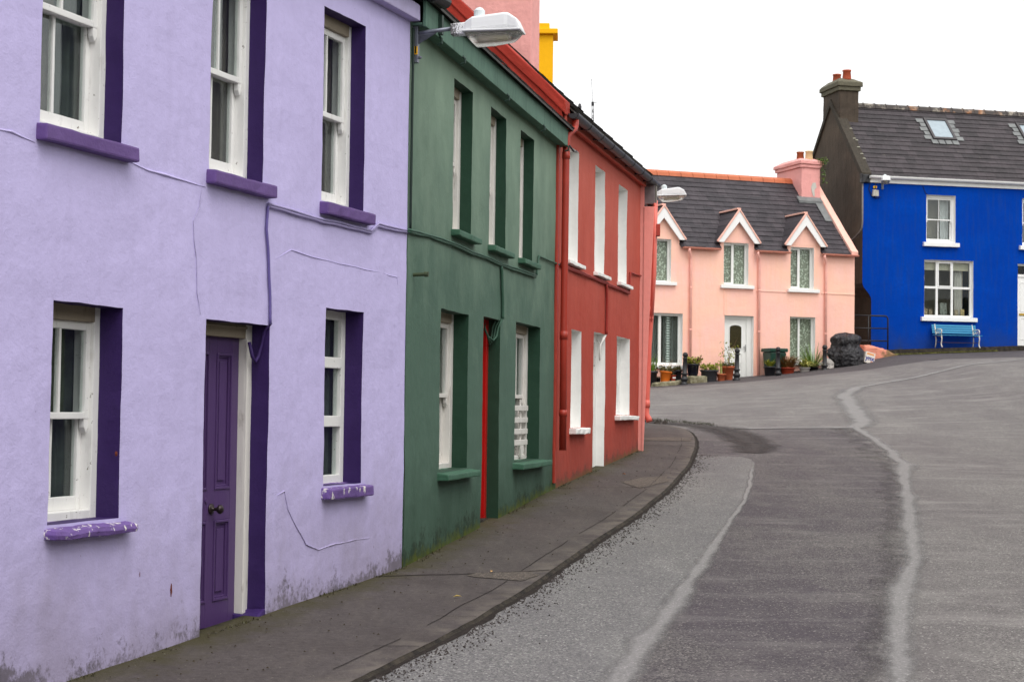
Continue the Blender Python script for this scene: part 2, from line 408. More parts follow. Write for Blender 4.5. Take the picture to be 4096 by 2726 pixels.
# wall line of the terrace and kerb line as functions of y
TER = [(-1.714 - .339 * 17, 11.97 - .941 * 17), (-.885, 14.272), (.545, 20.886), (2.003, 26.91), (2.30, 34.6)]
KER = [(-.881 - .339 * 15, 10.04 - .941 * 15), (-.881, 10.04), (-.325, 11.74), (.174, 13.545), (.835, 16.41), (1.327, 18.37), (1.947, 21.26), (2.592, 24.81), (3.057, 28.23), (3.27, 30.3), (3.36, 32.0), (3.30, 33.0), (3.02, 33.8), (2.63, 34.2), (2.35, 34.32)]
def ter_x(y): return interp([p[1] for p in TER], [p[0] for p in TER], y)
def _smooth_kerb():
    ys = [-4 + i * .1 for i in range(384)]
    xs = [interp([p[1] for p in KER], [p[0] for p in KER], y) for y in ys]
    for _ in range(14):
        xs = [xs[0]] + [(xs[i - 1] + 2 * xs[i] + xs[i + 1]) / 4 for i in range(1, len(xs) - 1)] + [xs[-1]]
    return ys, xs
KY, KX = _smooth_kerb()
def ker_x(y): return interp(KY, KX, y) + .012 * noise.noise((0, y * 2.1, 3)) + .008 * noise.noise((0, y * 9, 5))

def grid_sheet(name, mat, xs_of, ys, zf, kind='structure', uv=False, lift=0):
    """xs_of(y) -> list of x (same count for every y)"""
    vs = []; fs = []; uvs = []
    for j, y in enumerate(ys):
        row = xs_of(y); n = len(row)
        for i, x in enumerate(row):
            vs.append((x, y, zf(x, y) + lift)); uvs.append((i / (n - 1), y))
        if j:
            for i in range(n - 1):
                a = (j - 1) * n + i
                fs.append((a, a + 1, a + 1 + n, a + n))
    me = bpy.data.meshes.new(name); me.from_pydata(vs, [], fs); me.validate()
    if uv:
        ul = me.uv_layers.new(name='UVMap')
        for l in me.loops: ul.data[l.index].uv = uvs[l.vertex_index]
    for p in me.polygons: p.use_smooth = True
    me.materials.append(mat)
    o = bpy.data.objects.new(name, me); COL.objects.link(o); o['kind'] = kind
    return o

def lin(a, b, n): return [a + (b - a) * i / (n - 1) for i in range(n)]

def setting():
    # ground: one sheet to the horizon
    xs = [-600, -250, -120, -60] + lin(-40, 0, 14) + lin(.5, 26, 60) + [30, 36, 45, 70, 130, 260, 600]
    ys = [-400, -150, -60] + lin(-32, 66, 110) + [90, 140, 260, 700]
    def gz(x, y):
        yy = min(max(y, -16), 62)
        z = .17 + .055 * yy + ramp_y(yy) * interp(GX, GV, x) - .12
        if y > 62: z -= (y - 62) * .004
        q = x - .30 * max(y, 0) - 2.6 - .5 * noise.noise((y * .15, 2, 2))
        k = (1 - sstep(34, 48, y)) * sstep(-30, -12, y)
        z += k * (sstep(0, 3.4, q) * 5.6 + (.5 * noise.noise((x * .5, y * .35, 1)) + .35 * noise.noise((x * 1.3, y * 1.1, 4))) * sstep(.3, 2.5, q))  # unseen bank added beside the road, keeps low sky off walls and panes
        return z
    grid_sheet('ground', M_EARTH, lambda y: xs, ys, gz)
    # carriageway
    def rx(y):
        lo = ker_x(y) - .05 if y < 34.2 else -9
        if 34.2 <= y < 35.2: lo = 2.2 - (y - 34.2) * 11
        hi = 3.6 + .30 * max(y, 0) + 1.5
        return lin(lo, hi, 60)
    grid_sheet('road', M_ROAD, rx, lin(-4, 50.4, 200) , road_z, uv=True)
    # forecourt before the two far houses
    grid_sheet('forecourt', M_FORE, lambda y: lin(-6, 27, 60), lin(50.4, 62, 24), road_z)
    # pavement with kerb
    ys = lin(-4, 34.3, 420)
    def px(y):
        a = ter_x(y) - .12; b = max(ker_x(y), a + .13)
        return lin(a, b - .012, 26)
    pvz = lambda x, y: pave_z(x, y) - .018 * (x - ter_x(y)) + .005 * noise.noise((x * 1.5, y * .9, 0))
    pv = grid_sheet('pavement', M_PAVE, px, ys, pvz, uv=True)
    vs = []; fs = []
    for j, y in enumerate(ys):
        b = max(ker_x(y), ter_x(y) + .01); zt = pave_z(b, y) - .018 * (b - ter_x(y)) - .001
        n1 = .008 * noise.noise((2, y * 3.1, 0)) + .007 * noise.noise((2, y * 17, 0)) - .012 * max(0, noise.noise((4, y * 1.3, 7)))
        zb = road_z(b, y)
        vs += [(b - .014, y, zt), (b + .002 + n1, y, zt - .014 - abs(n1)), (b + .014 + n1, y, (zt + zb) / 2), (b + .02 + n1 * 1.5, y, zb - .05)]
        if j:
            o = (j - 1) * 4
            fs += [(o + i, o + i + 1, o + i + 5, o + i + 4) for i in range(3)]
    m = MB(); m.add(vs, fs); k = m.build('kerb', M_KERB, smooth=True); k['kind'] = 'structure'
    # grime lying in the channel
    grid_sheet('gutter_grime', M_GRIME, lambda y: [ker_x(y) + .012, ker_x(y) + .05 + .04 * abs(noise.noise((1, y * 1.6, 9))) + .03 * noise.noise((1, y * 8, 4))], lin(-4, 33.2, 400), road_z, lift=.012)
    # joints in the concrete
    m = MB()
    def strip(pts, w):
        pts = [Vector(p) for p in pts]
        for a, b in zip(pts[:-1], pts[1:]):
            d = (b - a); n = Vector((-d.y, d.x)).normalized() * w / 2
            q = [a + n, a - n, b - n, b + n]
            m.add([(p.x, p.y, pvz(p.x, p.y) + .005) for p in q], [(0, 1, 2, 3)])
    def across(y0, y1, w, t0=0.0, t1=1.0, seed=0):
        pts = []
        for i in range(22):
            t = t0 + (t1 - t0) * i / 21; y = y0 + (y1 - y0) * t
            x = ter_x(y) + (ker_x(y) - .02 - ter_x(y)) * t
            pts.append((x, y + .02 * noise.noise((t * 6, y0, seed))))
        strip(pts, w)
    across(13.75, 14.35, .018); across(20.9, 21.5, .012); across(27.9, 28.3, .02); across(29.7, 29.9, .015); across(9.3, 9.9, .012)
    for y in (11.0, 12.1, 13.1, 15.3, 16.5, 17.8, 19.2, 20.4, 22.4, 24, 25.6, 27.2, 31.0):
        across(y, y + .05, .007, .80, 1.0)
    pts = [(ker_x(y) - .24 + .015 * noise.noise((y, 3, 3)), y) for y in lin(10.3, 30, 160)]
    for i in range(0, 158, 4):
        if (i // 4) % 5 != 2: strip(pts[i:i + 5], .006)
    o = m.build('pavement_joints', M_GROOVE); o['kind'] = 'structure'
    # pale mends
    def poly_sheet(name, mat, pts, zf, lift):
        m = MB(); c = Vector((sum(p[0] for p in pts) / len(pts), sum(p[1] for p in pts) / len(pts)))
        ring = []
        for i in range(len(pts)):
            a = Vector(pts[i]); b = Vector(pts[(i + 1) % len(pts)])
            for k in range(6):
                q = a.lerp(b, k / 6); q += Vector((noise.noise((q.x * 7, q.y * 7, 1)), noise.noise((q.x * 7, q.y * 7, 5)))) * .03
                ring.append(q)
        n = len(ring); vs = []; fs = []
        for s in (1, .66, .33):
            for q in ring:
                w = c.lerp(q, s); vs.append((w.x, w.y, zf(w.x, w.y) + lift))
        vs.append((c.x, c.y, zf(c.x, c.y) + lift))
        for r in range(2):
            for i in range(n): fs.append((r * n + i, r * n + (i + 1) % n, (r + 1) * n + (i + 1) % n, (r + 1) * n + i))
        for i in range(n): fs.append((2 * n + i, 2 * n + (i + 1) % n, 3 * n))
        m.add(vs, fs); o = m.build(name, mat); o['kind'] = 'structure'; return o
    pz = pvz
    poly_sheet('concrete_mend', M_PALE, [(1.60, 21.2), (2.06, 22.2), (2.10, 22.9), (1.75, 22.6), (1.42, 21.9)], pz, .005)
    poly_sheet('concrete_mend', M_PALE, [(-.35, 13.95), (.10, 13.75), (.26, 14.1), (.16, 14.25), (-.30, 14.1)], pz, .005)
    poly_sheet('concrete_mend', M_PALE, [(2.15, 29.2), (3.1, 29.35), (3.2, 30.2), (2.7, 30.1), (2.2, 29.75)], pz, .005)
    # relaid lane
    LK = [(2.0, 8.4), (2.35, 10.34), (3.07, 13.44), (3.6, 15.27), (4.15, 17.67), (4.92, 21.22), (5.87, 25.54), (6.23, 27.97), (6.48, 30.5), (6.69, 33.12)]
    def lk_x(y): return interp([p[1] for p in LK], [p[0] for p in LK], y) + .05 * noise.noise((y * .8, 1, 2)) + .02 * noise.noise((y * 4, 1, 2))
    def lt_x(y): return interp([-4, 2.0] + [p[1] for p in LT], [-2.0, -1.0] + [p[0] for p in LT], y) + .02 * noise.noise((y * 1.7, 8, 2))
    LT = [(.67, 10.23), (1.01, 11.8), (1.27, 12.9), (1.5, 14.08), (1.81, 15.52), (2.36, 18.23), (2.74, 19.97), (3.11, 22.08), (3.45, 24.31), (3.64, 25.5), (3.69, 26.2), (3.60, 26.7)]
    def dk(y):
        a = lt_x(y) if y < 26.7 else max(ker_x(y) + .04, 3.0)
        return lin(a, lk_x(y), 26)
    grid_sheet('relaid_lane', M_DARK, dk, lin(5.2, 33.1, 150), road_z, lift=.004, uv=True)
    def lp(y): return lin(ker_x(y) + .03, lt_x(y) - .0, 16)
    def lp2(y):
        e = 27.15; return lin(ker_x(y) + .03, lt_x(y), 16)
    grid_sheet('pale_road_patch', M_LIGHT, lp2, lin(-3.9, 26.7, 200), road_z, lift=.008)
    def seam(xf, y0, y1, wf, name, lift):
        grid_sheet(name, M_SEAM, lambda y: lin(xf(y) - wf(y) / 2, xf(y) + wf(y) / 2, 4), lin(y0, y1, 160), road_z, lift=lift, uv=True)
    seam(lambda y: lt_x(y) - .02, 8.6, 24.5, lambda y: .10 + .26 * (1 - sstep(11, 20, y)) * (.75 + .5 * noise.noise((y * 1.1, 4, 4))), 'tar_seam', .012)
    seam(lk_x, 9.0, 33.1, lambda y: max(.12, .30 + .14 * noise.noise((y * .7, 2, 2)) + .16 * math.exp(-((y - 25.3) / 1.2) ** 2)), 'tar_seam', .013)
    # faint pale wheel marks higher up the hill
    def mark(pts, w, nm):
        ys_ = lin(pts[0][1], pts[-1][1], 70)
        xf = lambda y: interp([p[1] for p in pts], [p[0] for p in pts], y) + .05 * noise.noise((y * 1.3, w * 9, 6))
        grid_sheet(nm, M_SEAM, lambda y: lin(xf(y) - w * .5, xf(y) + w * .5, 5), ys_, road_z, lift=.009, uv=True)
    mark([(6.69, 33.12), (7.1, 34.4), (7.66, 38.4), (8.11, 41.6), (8.83, 43.7), (10.9, 45.3), (14.5, 48.5)], .8, 'tyre_scuff')
    def ribbon(nm, mat, pts, wf, lift, n=90):
        vs = []; fs = []; uvs = []
        P = [Vector(p) for p in pts]; L = [0]
        for p, q in zip(P[:-1], P[1:]): L.append(L[-1] + (q - p).length)
        for i in range(n + 1):
            t = L[-1] * i / n; x = interp(L, [p.x for p in P], t); y = interp(L, [p.y for p in P], t)
            x2 = interp(L, [p.x for p in P], t + .05); y2 = interp(L, [p.y for p in P], t + .05)
            if i == n: x2, y2 = x + d_.x, y + d_.y
            d_ = Vector((x2 - x, y2 - y)); nn = Vector((-d_.y, d_.x)).normalized()
            for j in range(5):
                o = (j / 4 - .5) * wf(i / n); vs.append((x + nn.x * o, y + nn.y * o, road_z(x + nn.x * o, y + nn.y * o) + lift)); uvs.append((j / 4, t))
            if i: a = (i - 1) * 5; fs += [(a + k, a + k + 1, a + k + 6, a + k + 5) for k in range(4)]
        me = bpy.data.meshes.new(nm); me.from_pydata(vs, [], fs); ul = me.uv_layers.new(name='UVMap')
        for l in me.loops: ul.data[l.index].uv = uvs[l.vertex_index]
        me.materials.append(mat); o = bpy.data.objects.new(nm, me); COL.objects.link(o); o['kind'] = 'structure'
    M_DIRT = asphalt('black_broken_tarmac', S(40, 35, 34), S(86, 79, 77), .6, S(48, 42, 42), soft=(.5, 1.5))
    ribbon('broken_edge', M_DIRT, [(1.6, 35.0), (2.6, 34.9), (3.4, 34.3), (4.0, 33.4), (4.2, 31.6), (4.15, 29.0), (3.9, 27.4)], lambda t: 1.3 - .4 * t, .014)
    ribbon('tar_seam', M_SEAM, [(3.9, 33.2), (5.2, 33.25), (6.7, 33.15)], lambda t: .5, .013)
    # bumpy verge where the side road joins
    m = MB(); rng = random.Random(3)
    for i in range(900):
        t = rng.random(); x = 2.2 + t * 1.9; y = 35.2 + rng.gauss(0, .28) + .35 * math.sin(t * 5) - t * .5
        m.blade((x, y, road_z(x, y)), (rng.uniform(-.6, .6), rng.uniform(-.6, .6), 1), rng.uniform(.03, .10), .012, .3, 2)
    o = m.build('grass', leafmat('dull_verge_grass', S(62, 64, 34), S(44, 42, 30))); o['kind'] = 'stuff'
    m = MB()
    for k in range(22):
        t = (k / 46) ** 1.2; x = 2.1 + t * 2.6; y = 34.95 + .3 * math.sin(t * 6) - t * .7 + rng.gauss(0, .30); r = rng.uniform(.03, .15) * (1 - .55 * t)
        m.lathe([(r, -.03), (r * .8, .02), (r * .35, .05 + rng.random() * .03), (0.0, .06)], (x, y, road_z(x, y)), 9)
    o = m.build('verge_dirt', plain('black_crumbled_tarmac', S(62, 58, 54), .95, .1, .3, 12, 1, 40), wob=.03); o['kind'] = 'stuff'
    # loose grit in the channel
    m = MB()
    for i in range(2600):
        y = 9 + 18 * rng.random() ** 1.3; x = ker_x(y) + .03 + abs(rng.gauss(0, .13)) * (1 + noise.noise((y * 1.3, 0, 0)))
        s = rng.uniform(.004, .012); z = road_z(x, y) + .008
        a = rng.random() * 6
        m.add([(x + s * math.cos(a), y + s * math.sin(a), z), (x + s * math.cos(a + 2.1), y + s * math.sin(a + 2.1), z), (x + s * math.cos(a + 4.2), y + s * math.sin(a + 4.2), z), (x, y, z + s * 1.1)], [(0, 1, 3), (1, 2, 3), (2, 0, 3)])
    o = m.build('gravel', plain('loose_chippings', S(66, 60, 58), .9, .2, .35, 60)); o['kind'] = 'stuff'
    # crumbs, dead leaves and moss bits on the footway
    m = MB()
    for i in range(260):
        y = 8.6 + 18 * rng.random() ** 1.4; t = rng.random() ** 1.7; x = ter_x(y) + .04 + t * 1.1
        z = pz(x, y) + .010; s = rng.uniform(.004, .013); a = rng.random() * 6
        m.add([(x + s * math.cos(a), y + s * math.sin(a), z), (x + s * math.cos(a + 2.1), y + s * math.sin(a + 2.1), z), (x + s * math.cos(a + 4.2), y + s * math.sin(a + 4.2), z), (x, y, z + s * .8)], [(0, 1, 3), (1, 2, 3), (2, 0, 3)])
    o = m.build('debris', plain('wind_blown_crumbs', S(56, 48, 36), .9, .2, .5, 30)); o['kind'] = 'stuff'
    # weeds at the foot of the walls
    m = MB()
    for i in range(1500):
        y = 8.6 + 18.4 * rng.random(); 
        if noise.noise((0, y * 1.1, 3)) < .02: continue
        x = ter_x(y) + abs(rng.gauss(0, .025)) + .012
        m.blade((x, y, pz(x, y)), (rng.uniform(-.2, 1), rng.uniform(-.8, .8), rng.uniform(.4, 1.2)), rng.uniform(.012, .045), .008, .3, 2)
    o = m.build('wall_foot_weeds', leafmat('dry_moss_and_weed', S(74, 72, 28), S(46, 42, 24))); o['kind'] = 'stuff'
    for k, (x, y, c) in enumerate([(-.42, 12.9, S(196, 170, 90)), (-.15, 14.12, S(190, 150, 96)), (1.55, 22.9, S(196, 120, 50))]):
        m = MB(); m.add([(0, 0, 0), (.03, .012, .012), (.07, 0, .004), (.03, -.014, .010)], [(0, 1, 2), (0, 2, 3)])
        o = m.build('fallen_leaf', plain('dead_leaf_%d' % k, c, .7))
        o.location = (x, y, pz(x, y) + .012); o.rotation_euler = (0, 0, k * 1.3)
        tag(o, ['dead yellow leaf on the footway below the lilac house', 'tan leaf lying where the lilac and green houses meet', 'orange leaf on the footway outside the red house'][k], 'leaf', 'dead leaves on the footway')
setting()

# ------------------------------------------------------------------ house building blocks
def wobv(u, z, sd=0):
    return Vector((u + .006 * noise.noise((u * 5, z * 5, sd + 7)), .010 * noise.noise((u * .9, z * .9, sd)) + .004 * noise.noise((u * 5, z * 5, sd + 1)), z + .006 * noise.noise((u * 5, z * 5, sd + 3))))

def cuts(a, b, marks, step):
    ms = sorted(set([a, b] + [round(m, 4) for m in marks if a < m < b])); out = []
    for p, q in zip(ms[:-1], ms[1:]):
        n = max(1, int(round((q - p) / step))); out += [p + (q - p) * i / n for i in range(n)]
    return out + [b]

def wall(parent, mat, u0, u1, z0, z1, openings, step=.08, sd=0, D=4.6, ridge=None, tan=1.0, name='wall', skip=None, back=True, flank=True, edge=None):
    m = MB(); us = cuts(u0, u1, [x for o in openings for x in o[:2]], step); zs = cuts(z0, z1, [x for o in openings for x in o[2:4]], step)
    idx = {}
    def vid(i, j):
        if (i, j) not in idx:
            idx[(i, j)] = len(m.v); m.v.append(tuple(wobv(max(us[i], edge(zs[j])) if edge else us[i], zs[j], sd)))
        return idx[(i, j)]
    for i in range(len(us) - 1):
        for j in range(len(zs) - 1):
            cu = (us[i] + us[i + 1]) / 2; cz = (zs[j] + zs[j + 1]) / 2
            if any(o[0] < cu < o[1] and o[2] < cz < o[3] for o in openings): continue
            if skip and skip(cu, cz): continue
            m.f.append((vid(i, j), vid(i + 1, j), vid(i + 1, j + 1), vid(i, j + 1)))
    if flank:
        zr = z1 + tan * D / 2
        for u in (u0, u1):
            m.add([(u, 0, z0), (u, D, z0), (u, D, z1), (u, D / 2, zr), (u, 0, z1)], [(0, 1, 2, 3, 4)])
    if back: m.add([(u0, D, z0), (u1, D, z0), (u1, D, z1), (u0, D, z1)], [(0, 1, 2, 3)])
    o = m.build(name, mat, parent, smooth=False)
    return o

def reveal(parent, mat, o, depth, sd=0, bottom=True, name='reveal'):
    u0, u1, z0, z1 = o[:4]; m = MB()
    def side(fn, a, b):
        n = max(2, int(abs(b - a) / .08)); pv = []
        for i in range(n + 1):
            t = a + (b - a) * i / n; u, z = fn(t)
            w = wobv(u, z, sd); w2 = w.copy(); w2.y = depth + .03
            k = len(m.v); m.v += [tuple(w), tuple(w2)]
            if i: m.f.append((k - 2, k - 1, k + 1, k))
    side(lambda t: (u0, t), z0, z1); side(lambda t: (u1, t), z0, z1); side(lambda t: (t, z1), u0, u1)
    if bottom: side(lambda t: (t, z0), u0, u1)
    return m.build(name, mat, parent)

def sill(parent, mat, u0, u1, z, depth, proj=.075, th=.10, l=.04, r=.07, slope=.012, wob=.006, bevel=.012):
    m = MB(); m.prism([(-proj, z - th), (-proj, z - slope), (depth + .02, z + .004), (depth + .02, z - th)], u0 - l, u1 + r)
    return m.build('sill', mat, parent, bevel=bevel, wob=wob)

def curtain(parent, mat, u0, u1, z0, z1, y, amp=.025, waves=6, ph=0):
    m = MB(); n = max(8, int(waves * 8)); vs = []; fs = []
    for i in range(n + 1):
        t = i / n; u = u0 + (u1 - u0) * t; yy = y + amp * math.sin(t * waves * 6.283 + ph)
        vs += [(u, yy, z0), (u + .02 * math.sin(t * 9 + ph), yy, z1)]
        if i: fs.append((2 * i - 2, 2 * i, 2 * i + 1, 2 * i - 1))
    m.add(vs, fs); return m.build('curtain', mat, parent, smooth=True)

def ring(m, u0, u1, z0, z1, y0, y1, l, r, b, t):
    m.box(u0, u0 + l, y0, y1, z0, z1); m.box(u1 - r, u1, y0, y1, z0, z1)
    m.box(u0 + l, u1 - r, y0 + .001, y1 - .001, z0, z0 + b); m.box(u0 + l, u1 - r, y0 + .001, y1 - .001, z1 - t, z1)

def sash_window(house, o, depth, rev, sillmat, wood=None, headwood=None, bars=1, mid=.5, sd=0, cur='grey', sillkw=None, fw=.055, label=None, revname='reveal'):
    u0, u1, z0, z1 = o; wood = wood or WHITE
    f = MB(); y = depth
    f.box(u0 - .02, u0 + fw, y, y + .14, z0 - .01, z1 + .01); f.box(u1 - fw, u1 + .02, y, y + .14, z0 - .01, z1 + .01)
    f.box(u0 + fw, u1 - fw, y + .002, y + .14, z0 - .005, z0 + .05)
    if not headwood: f.box(u0 + fw, u1 - fw, y + .002, y + .14, z1 - .09, z1 + .01)
    w = f.build('window', wood, house, bevel=.006, wob=.002)
    if label: w['label'] = label
    if headwood:
        h = MB(); h.box(u0 + fw, u1 - fw, y - .006, y + .14, z1 - .09, z1 + .01); h.build('head_board', headwood, w, bevel=.006, wob=.003)
    a0, a1 = u0 + fw, u1 - fw; b0, b1 = z0 + .05, z1 - .09
    zm = b0 + (b1 - b0) * (1 - mid); st = .042
    for nm, za, zb, yy, bot, top in (('upper_sash', zm - .02, b1, y + .025, .04, .05), ('lower_sash', b0, zm + .02, y + .075, .08, .035)):
        s = MB(); ring(s, a0, a1, za, zb, yy, yy + .042, st, st, bot, top)
        for k in range(bars):
            c = a0 + (a1 - a0) * (k + 1) / (bars + 1); s.box(c - .011, c + .011, yy + .004, yy + .038, za + bot, zb - top)
        if nm == 'upper_sash':
            for ua, ub in ((a0, a0 + st), (a1 - st, a1)):      # sash horns
                s.prism([(ua, za), (ub, za), (ub, za - .05), ((ua + ub) / 2, za - .085), (ua, za - .05)], yy + .002, yy + .04, 'y')
        s.build(nm, wood, w, bevel=.005, wob=.0015)
        g = MB(); g.box(a0 + .02, a1 - .02, yy + .018, yy + .022, za + .01, zb - .01); g.build('pane', GLASS, w)
    reveal(w, rev, (u0, u1, z0, z1), depth, sd)
    if sillmat: sill(w, sillmat, u0, u1, z0, depth, **(sillkw or {}))
    if cur:
        wd = u1 - u0; cm = CURTAIN if cur == 'grey' else CURTAIN2
        curtain(w, cm, u0 + .02, u0 + wd * .56, z0, z1, y + .134, .010, 4.2, sd + z0)
        curtain(w, CURTAIN2 if cur == 'grey' else CURTAIN, u1 - wd * .47, u1 - .01, z0, z1, y + .158, .012, 4.6, sd + 2 + u0)
    r = MB(); r.box(u0 - .35, u1 + .35, y + .62, y + .66, z0 - .3, z1 + .3); r.build('room_wall', INTERIOR, w)
    return w

def light_window(house, o, depth, rev, sillmat, cols=(.5,), rows=(), wood=None, fw=.055, bar=.06, sd=0, sillkw=None, glass=None, lace=None, inner=True, sashes=()):
    u0, u1, z0, z1 = o; wood = wood or UPVC; y = depth
    f = MB(); ring(f, u0 - .005, u1 + .005, z0 - .005, z1 + .005, y, y + .07, fw, fw, fw, fw)
    for c in cols: cx = u0 + (u1 - u0) * c; f.box(cx - bar / 2, cx + bar / 2, y - .004, y + .066, z0 + fw, z1 - fw)
    for r_ in rows: cz = z0 + (z1 - z0) * r_; f.box(u0 + fw, u1 - fw, y - .007, y + .062, cz - bar / 2, cz + bar / 2)
    w = f.build('window', wood, house, bevel=.006)
    for (a, b, c, d) in sashes:
        s = MB(); ring(s, u0 + (u1 - u0) * a, u0 + (u1 - u0) * b, z0 + (z1 - z0) * c, z0 + (z1 - z0) * d, y - .02, y + .03, .045, .045, .045, .045); s.build('opening_light', wood, w, bevel=.006)
    g = MB(); g.box(u0 + .02, u1 - .02, y + .03, y + .036, z0 + .02, z1 - .02); g.build('pane', glass or GLASSF, w)
    if rev: reveal(w, rev, o, depth, sd)
    if sillmat: sill(w, sillmat, u0, u1, z0, depth, **(sillkw or {}))
    if lace:
        for a, b in ((0, .48), (.52, 1)): curtain(w, lace, u0 + (u1 - u0) * a, u0 + (u1 - u0) * b, z0 + .03, z1 - .02, y + .085, .010, 5, sd)
    if inner:
        r = MB(); r.box(u0 - .5, u1 + .5, y + 1.6, y + 1.64, z0 - .6, z1 + .4); r.build('room_wall', INTERIOR, w)
    return w

def slates(parent, mat, u0, u1, y0, z0, y1, z1, course=.2, name='roof', both=None, lip=.014, jag=.006, seed=1, gaps=(), gapn=0):
    """lapped courses from the eave (y0,z0) to the ridge (y1,z1); both=(y2,z2): plain back slope"""
    m = MB(); rng = random.Random(seed); L = math.hypot(y1 - y0, z1 - z0); n = int(L / course)
    dy, dz = (y1 - y0) / n, (z1 - z0) / n; nx = max(2, int((u1 - u0) / .32))
    ny, nz = -(z1 - z0) / L, (y1 - y0) / L
    for k in range(n):
        ya, za = y0 + dy * k, z0 + dz * k; yb, zb = ya + dy * 1.06, za + dz * 1.06
        off = (k % 2) * .5
        for i in range(nx + 1):
            ua = u0 + (u1 - u0) * max(0, (i - off)) / nx; ub = u0 + (u1 - u0) * min(nx, i + 1 - off) / nx
            if ub - ua < .01: continue
            if k < gapn:
                for ga, gb in gaps:
                    if ua < gb and ub > ga:
                        if ua < ga - .02: ub = ga
                        elif ub > gb + .02: ua = gb
                        else: ub = ua
                if ub - ua < .01: continue
            j = rng.uniform(-jag, jag); l = lip + rng.uniform(-.003, .005)
            p = (ya + ny * l - dy * j * 3, za + nz * l - dz * j * 3); q = (yb, zb)
            m.add([(ua + .002, p[0], p[1]), (ub - .002, p[0], p[1]), (ub - .002, q[0], q[1]), (ua + .002, q[0], q[1]), (ua + .002, p[0] - ny * .014, p[1] - nz * .014), (ub - .002, p[0] - ny * .014, p[1] - nz * .014)], [(0, 1, 2, 3), (0, 4, 5, 1)])
    # boarding under the slates, and the rear slope
    e = [(y0, z0 - .03), (y0, z0 - .004), (y1, z1 - .004)]
    if both: e += [(both[0], both[1])]
    e2 = e + ([(both[0], both[1] - .05)] if both else []) + [(y1, z1 - .09)]
    if not gaps: m.prism(e2, u0, u1)
    else:
        g = gapn - .3; ym, zm = y0 + dy * g, z0 + dz * g
        m.prism([(ym, zm - .004)] + e2[2:] + [(ym, zm - .09)], u0, u1)
        ed = [u0] + [q for p in gaps for q in p] + [u1]
        for i in range(0, len(ed), 2): m.prism([(y0, z0 - .03), (y0, z0 - .004), (ym, zm - .004), (ym, zm - .09)], ed[i], ed[i + 1])
    return m.build(name, mat, parent)

def half_gutter(parent, mat, u0, u1, y, z, r=.06, name='gutter', joints=None, drop=0.0):
    m = MB(); prof = [(y - r, z + .005)] + [(y - r * math.cos(a), z - r * math.sin(a)) for a in lin(0, math.pi, 13)] + [(y + r, z + .005), (y + r - .007, z + .005)] + [(y + (r - .007) * math.cos(a), z - (r - .007) * math.sin(a)) for a in lin(0, math.pi, 11)] + [(y - r + .007, z + .005)]
    m.prism(prof, u0, u1)
    for uu in (u0, u1 - .006):
        pp = [(y - r * math.cos(a), z - r * math.sin(a)) for a in lin(0, math.pi, 13)]
        m.prism(pp, uu, uu + .006)
    for j in joints or []:
        pr = [(y - (r + .007) * math.cos(a), z - (r + .007) * math.sin(a)) for a in lin(0, math.pi, 13)]
        m.prism(pr, j - .03, j + .03)
        m.box(j - .012, j + .012, y, y + r + .06, z - r * .9, z - r * .6)
    g = m.build(name, mat, parent)
    return g

def chimney(parent, mat, u0, u1, y0, y1, z0, z1, cap, pots=(), potmat=None, oh=.08, name='chimney', steps=True, capmat=None, potr=.11, poth=.28):
    m = MB(); m.box(u0, u1, y0, y1, z0, z1 - cap)
    c = m.build(name, mat, parent, bevel=.02, wob=.012)
    k = MB(); k.box(u0 - oh * .55, u1 + oh * .55, y0 - oh * .55, y1 + oh * .55, z1 - cap, z1 - cap * .68)
    k.box(u0 - oh, u1 + oh, y0 - oh, y1 + oh, z1 - cap * .68, z1 - cap * .35)
    cx, cy = (u0 + u1) / 2, (y0 + y1) / 2; a = .62
    b = [(u0 - oh * .9, y0 - oh * .9), (u1 + oh * .9, y0 - oh * .9), (u1 + oh * .9, y1 + oh * .9), (u0 - oh * .9, y1 + oh * .9)]
    t = [(cx + (p[0] - cx) * a, cy + (p[1] - cy) * a) for p in b]
    k.add([(p[0], p[1], z1 - cap * .35) for p in b] + [(p[0], p[1], z1) for p in t], [(0, 1, 5, 4), (1, 2, 6, 5), (2, 3, 7, 6), (3, 0, 4, 7), (4, 5, 6, 7)])
    k.build('cap', capmat or mat, c, bevel=.02, wob=.01)
    for (pu, py, pm, h) in pots:
        q = MB(); q.lathe([(potr * .95, -.06), (potr, 0), (potr * .86, h * .8), (potr * .98, h * .84), (potr * .98, h), (potr * .78, h), (potr * .7, h * .5)], (pu, py, z1), 14)
        q.build('chimney_pot', pm, c, smooth=True)
    return c

def pipe(parent, mat, pts, r, joints=(), name='downpipe', shoe=None, seg=12):
    m = MB(); m.tube(pts, r, seg)
    for (p, h) in joints:
        m.lathe([(r * .9, -h / 2), (r * 1.14, -h / 2 + .002), (r * 1.14, h / 2 - .002), (r * .9, h / 2)], p, seg)
    o = m.build(name, mat, parent, smooth=True)
    for p in o.data.polygons:
        if joints and p.area > 0: p.use_smooth = abs(p.normal.z) < .6
    return o

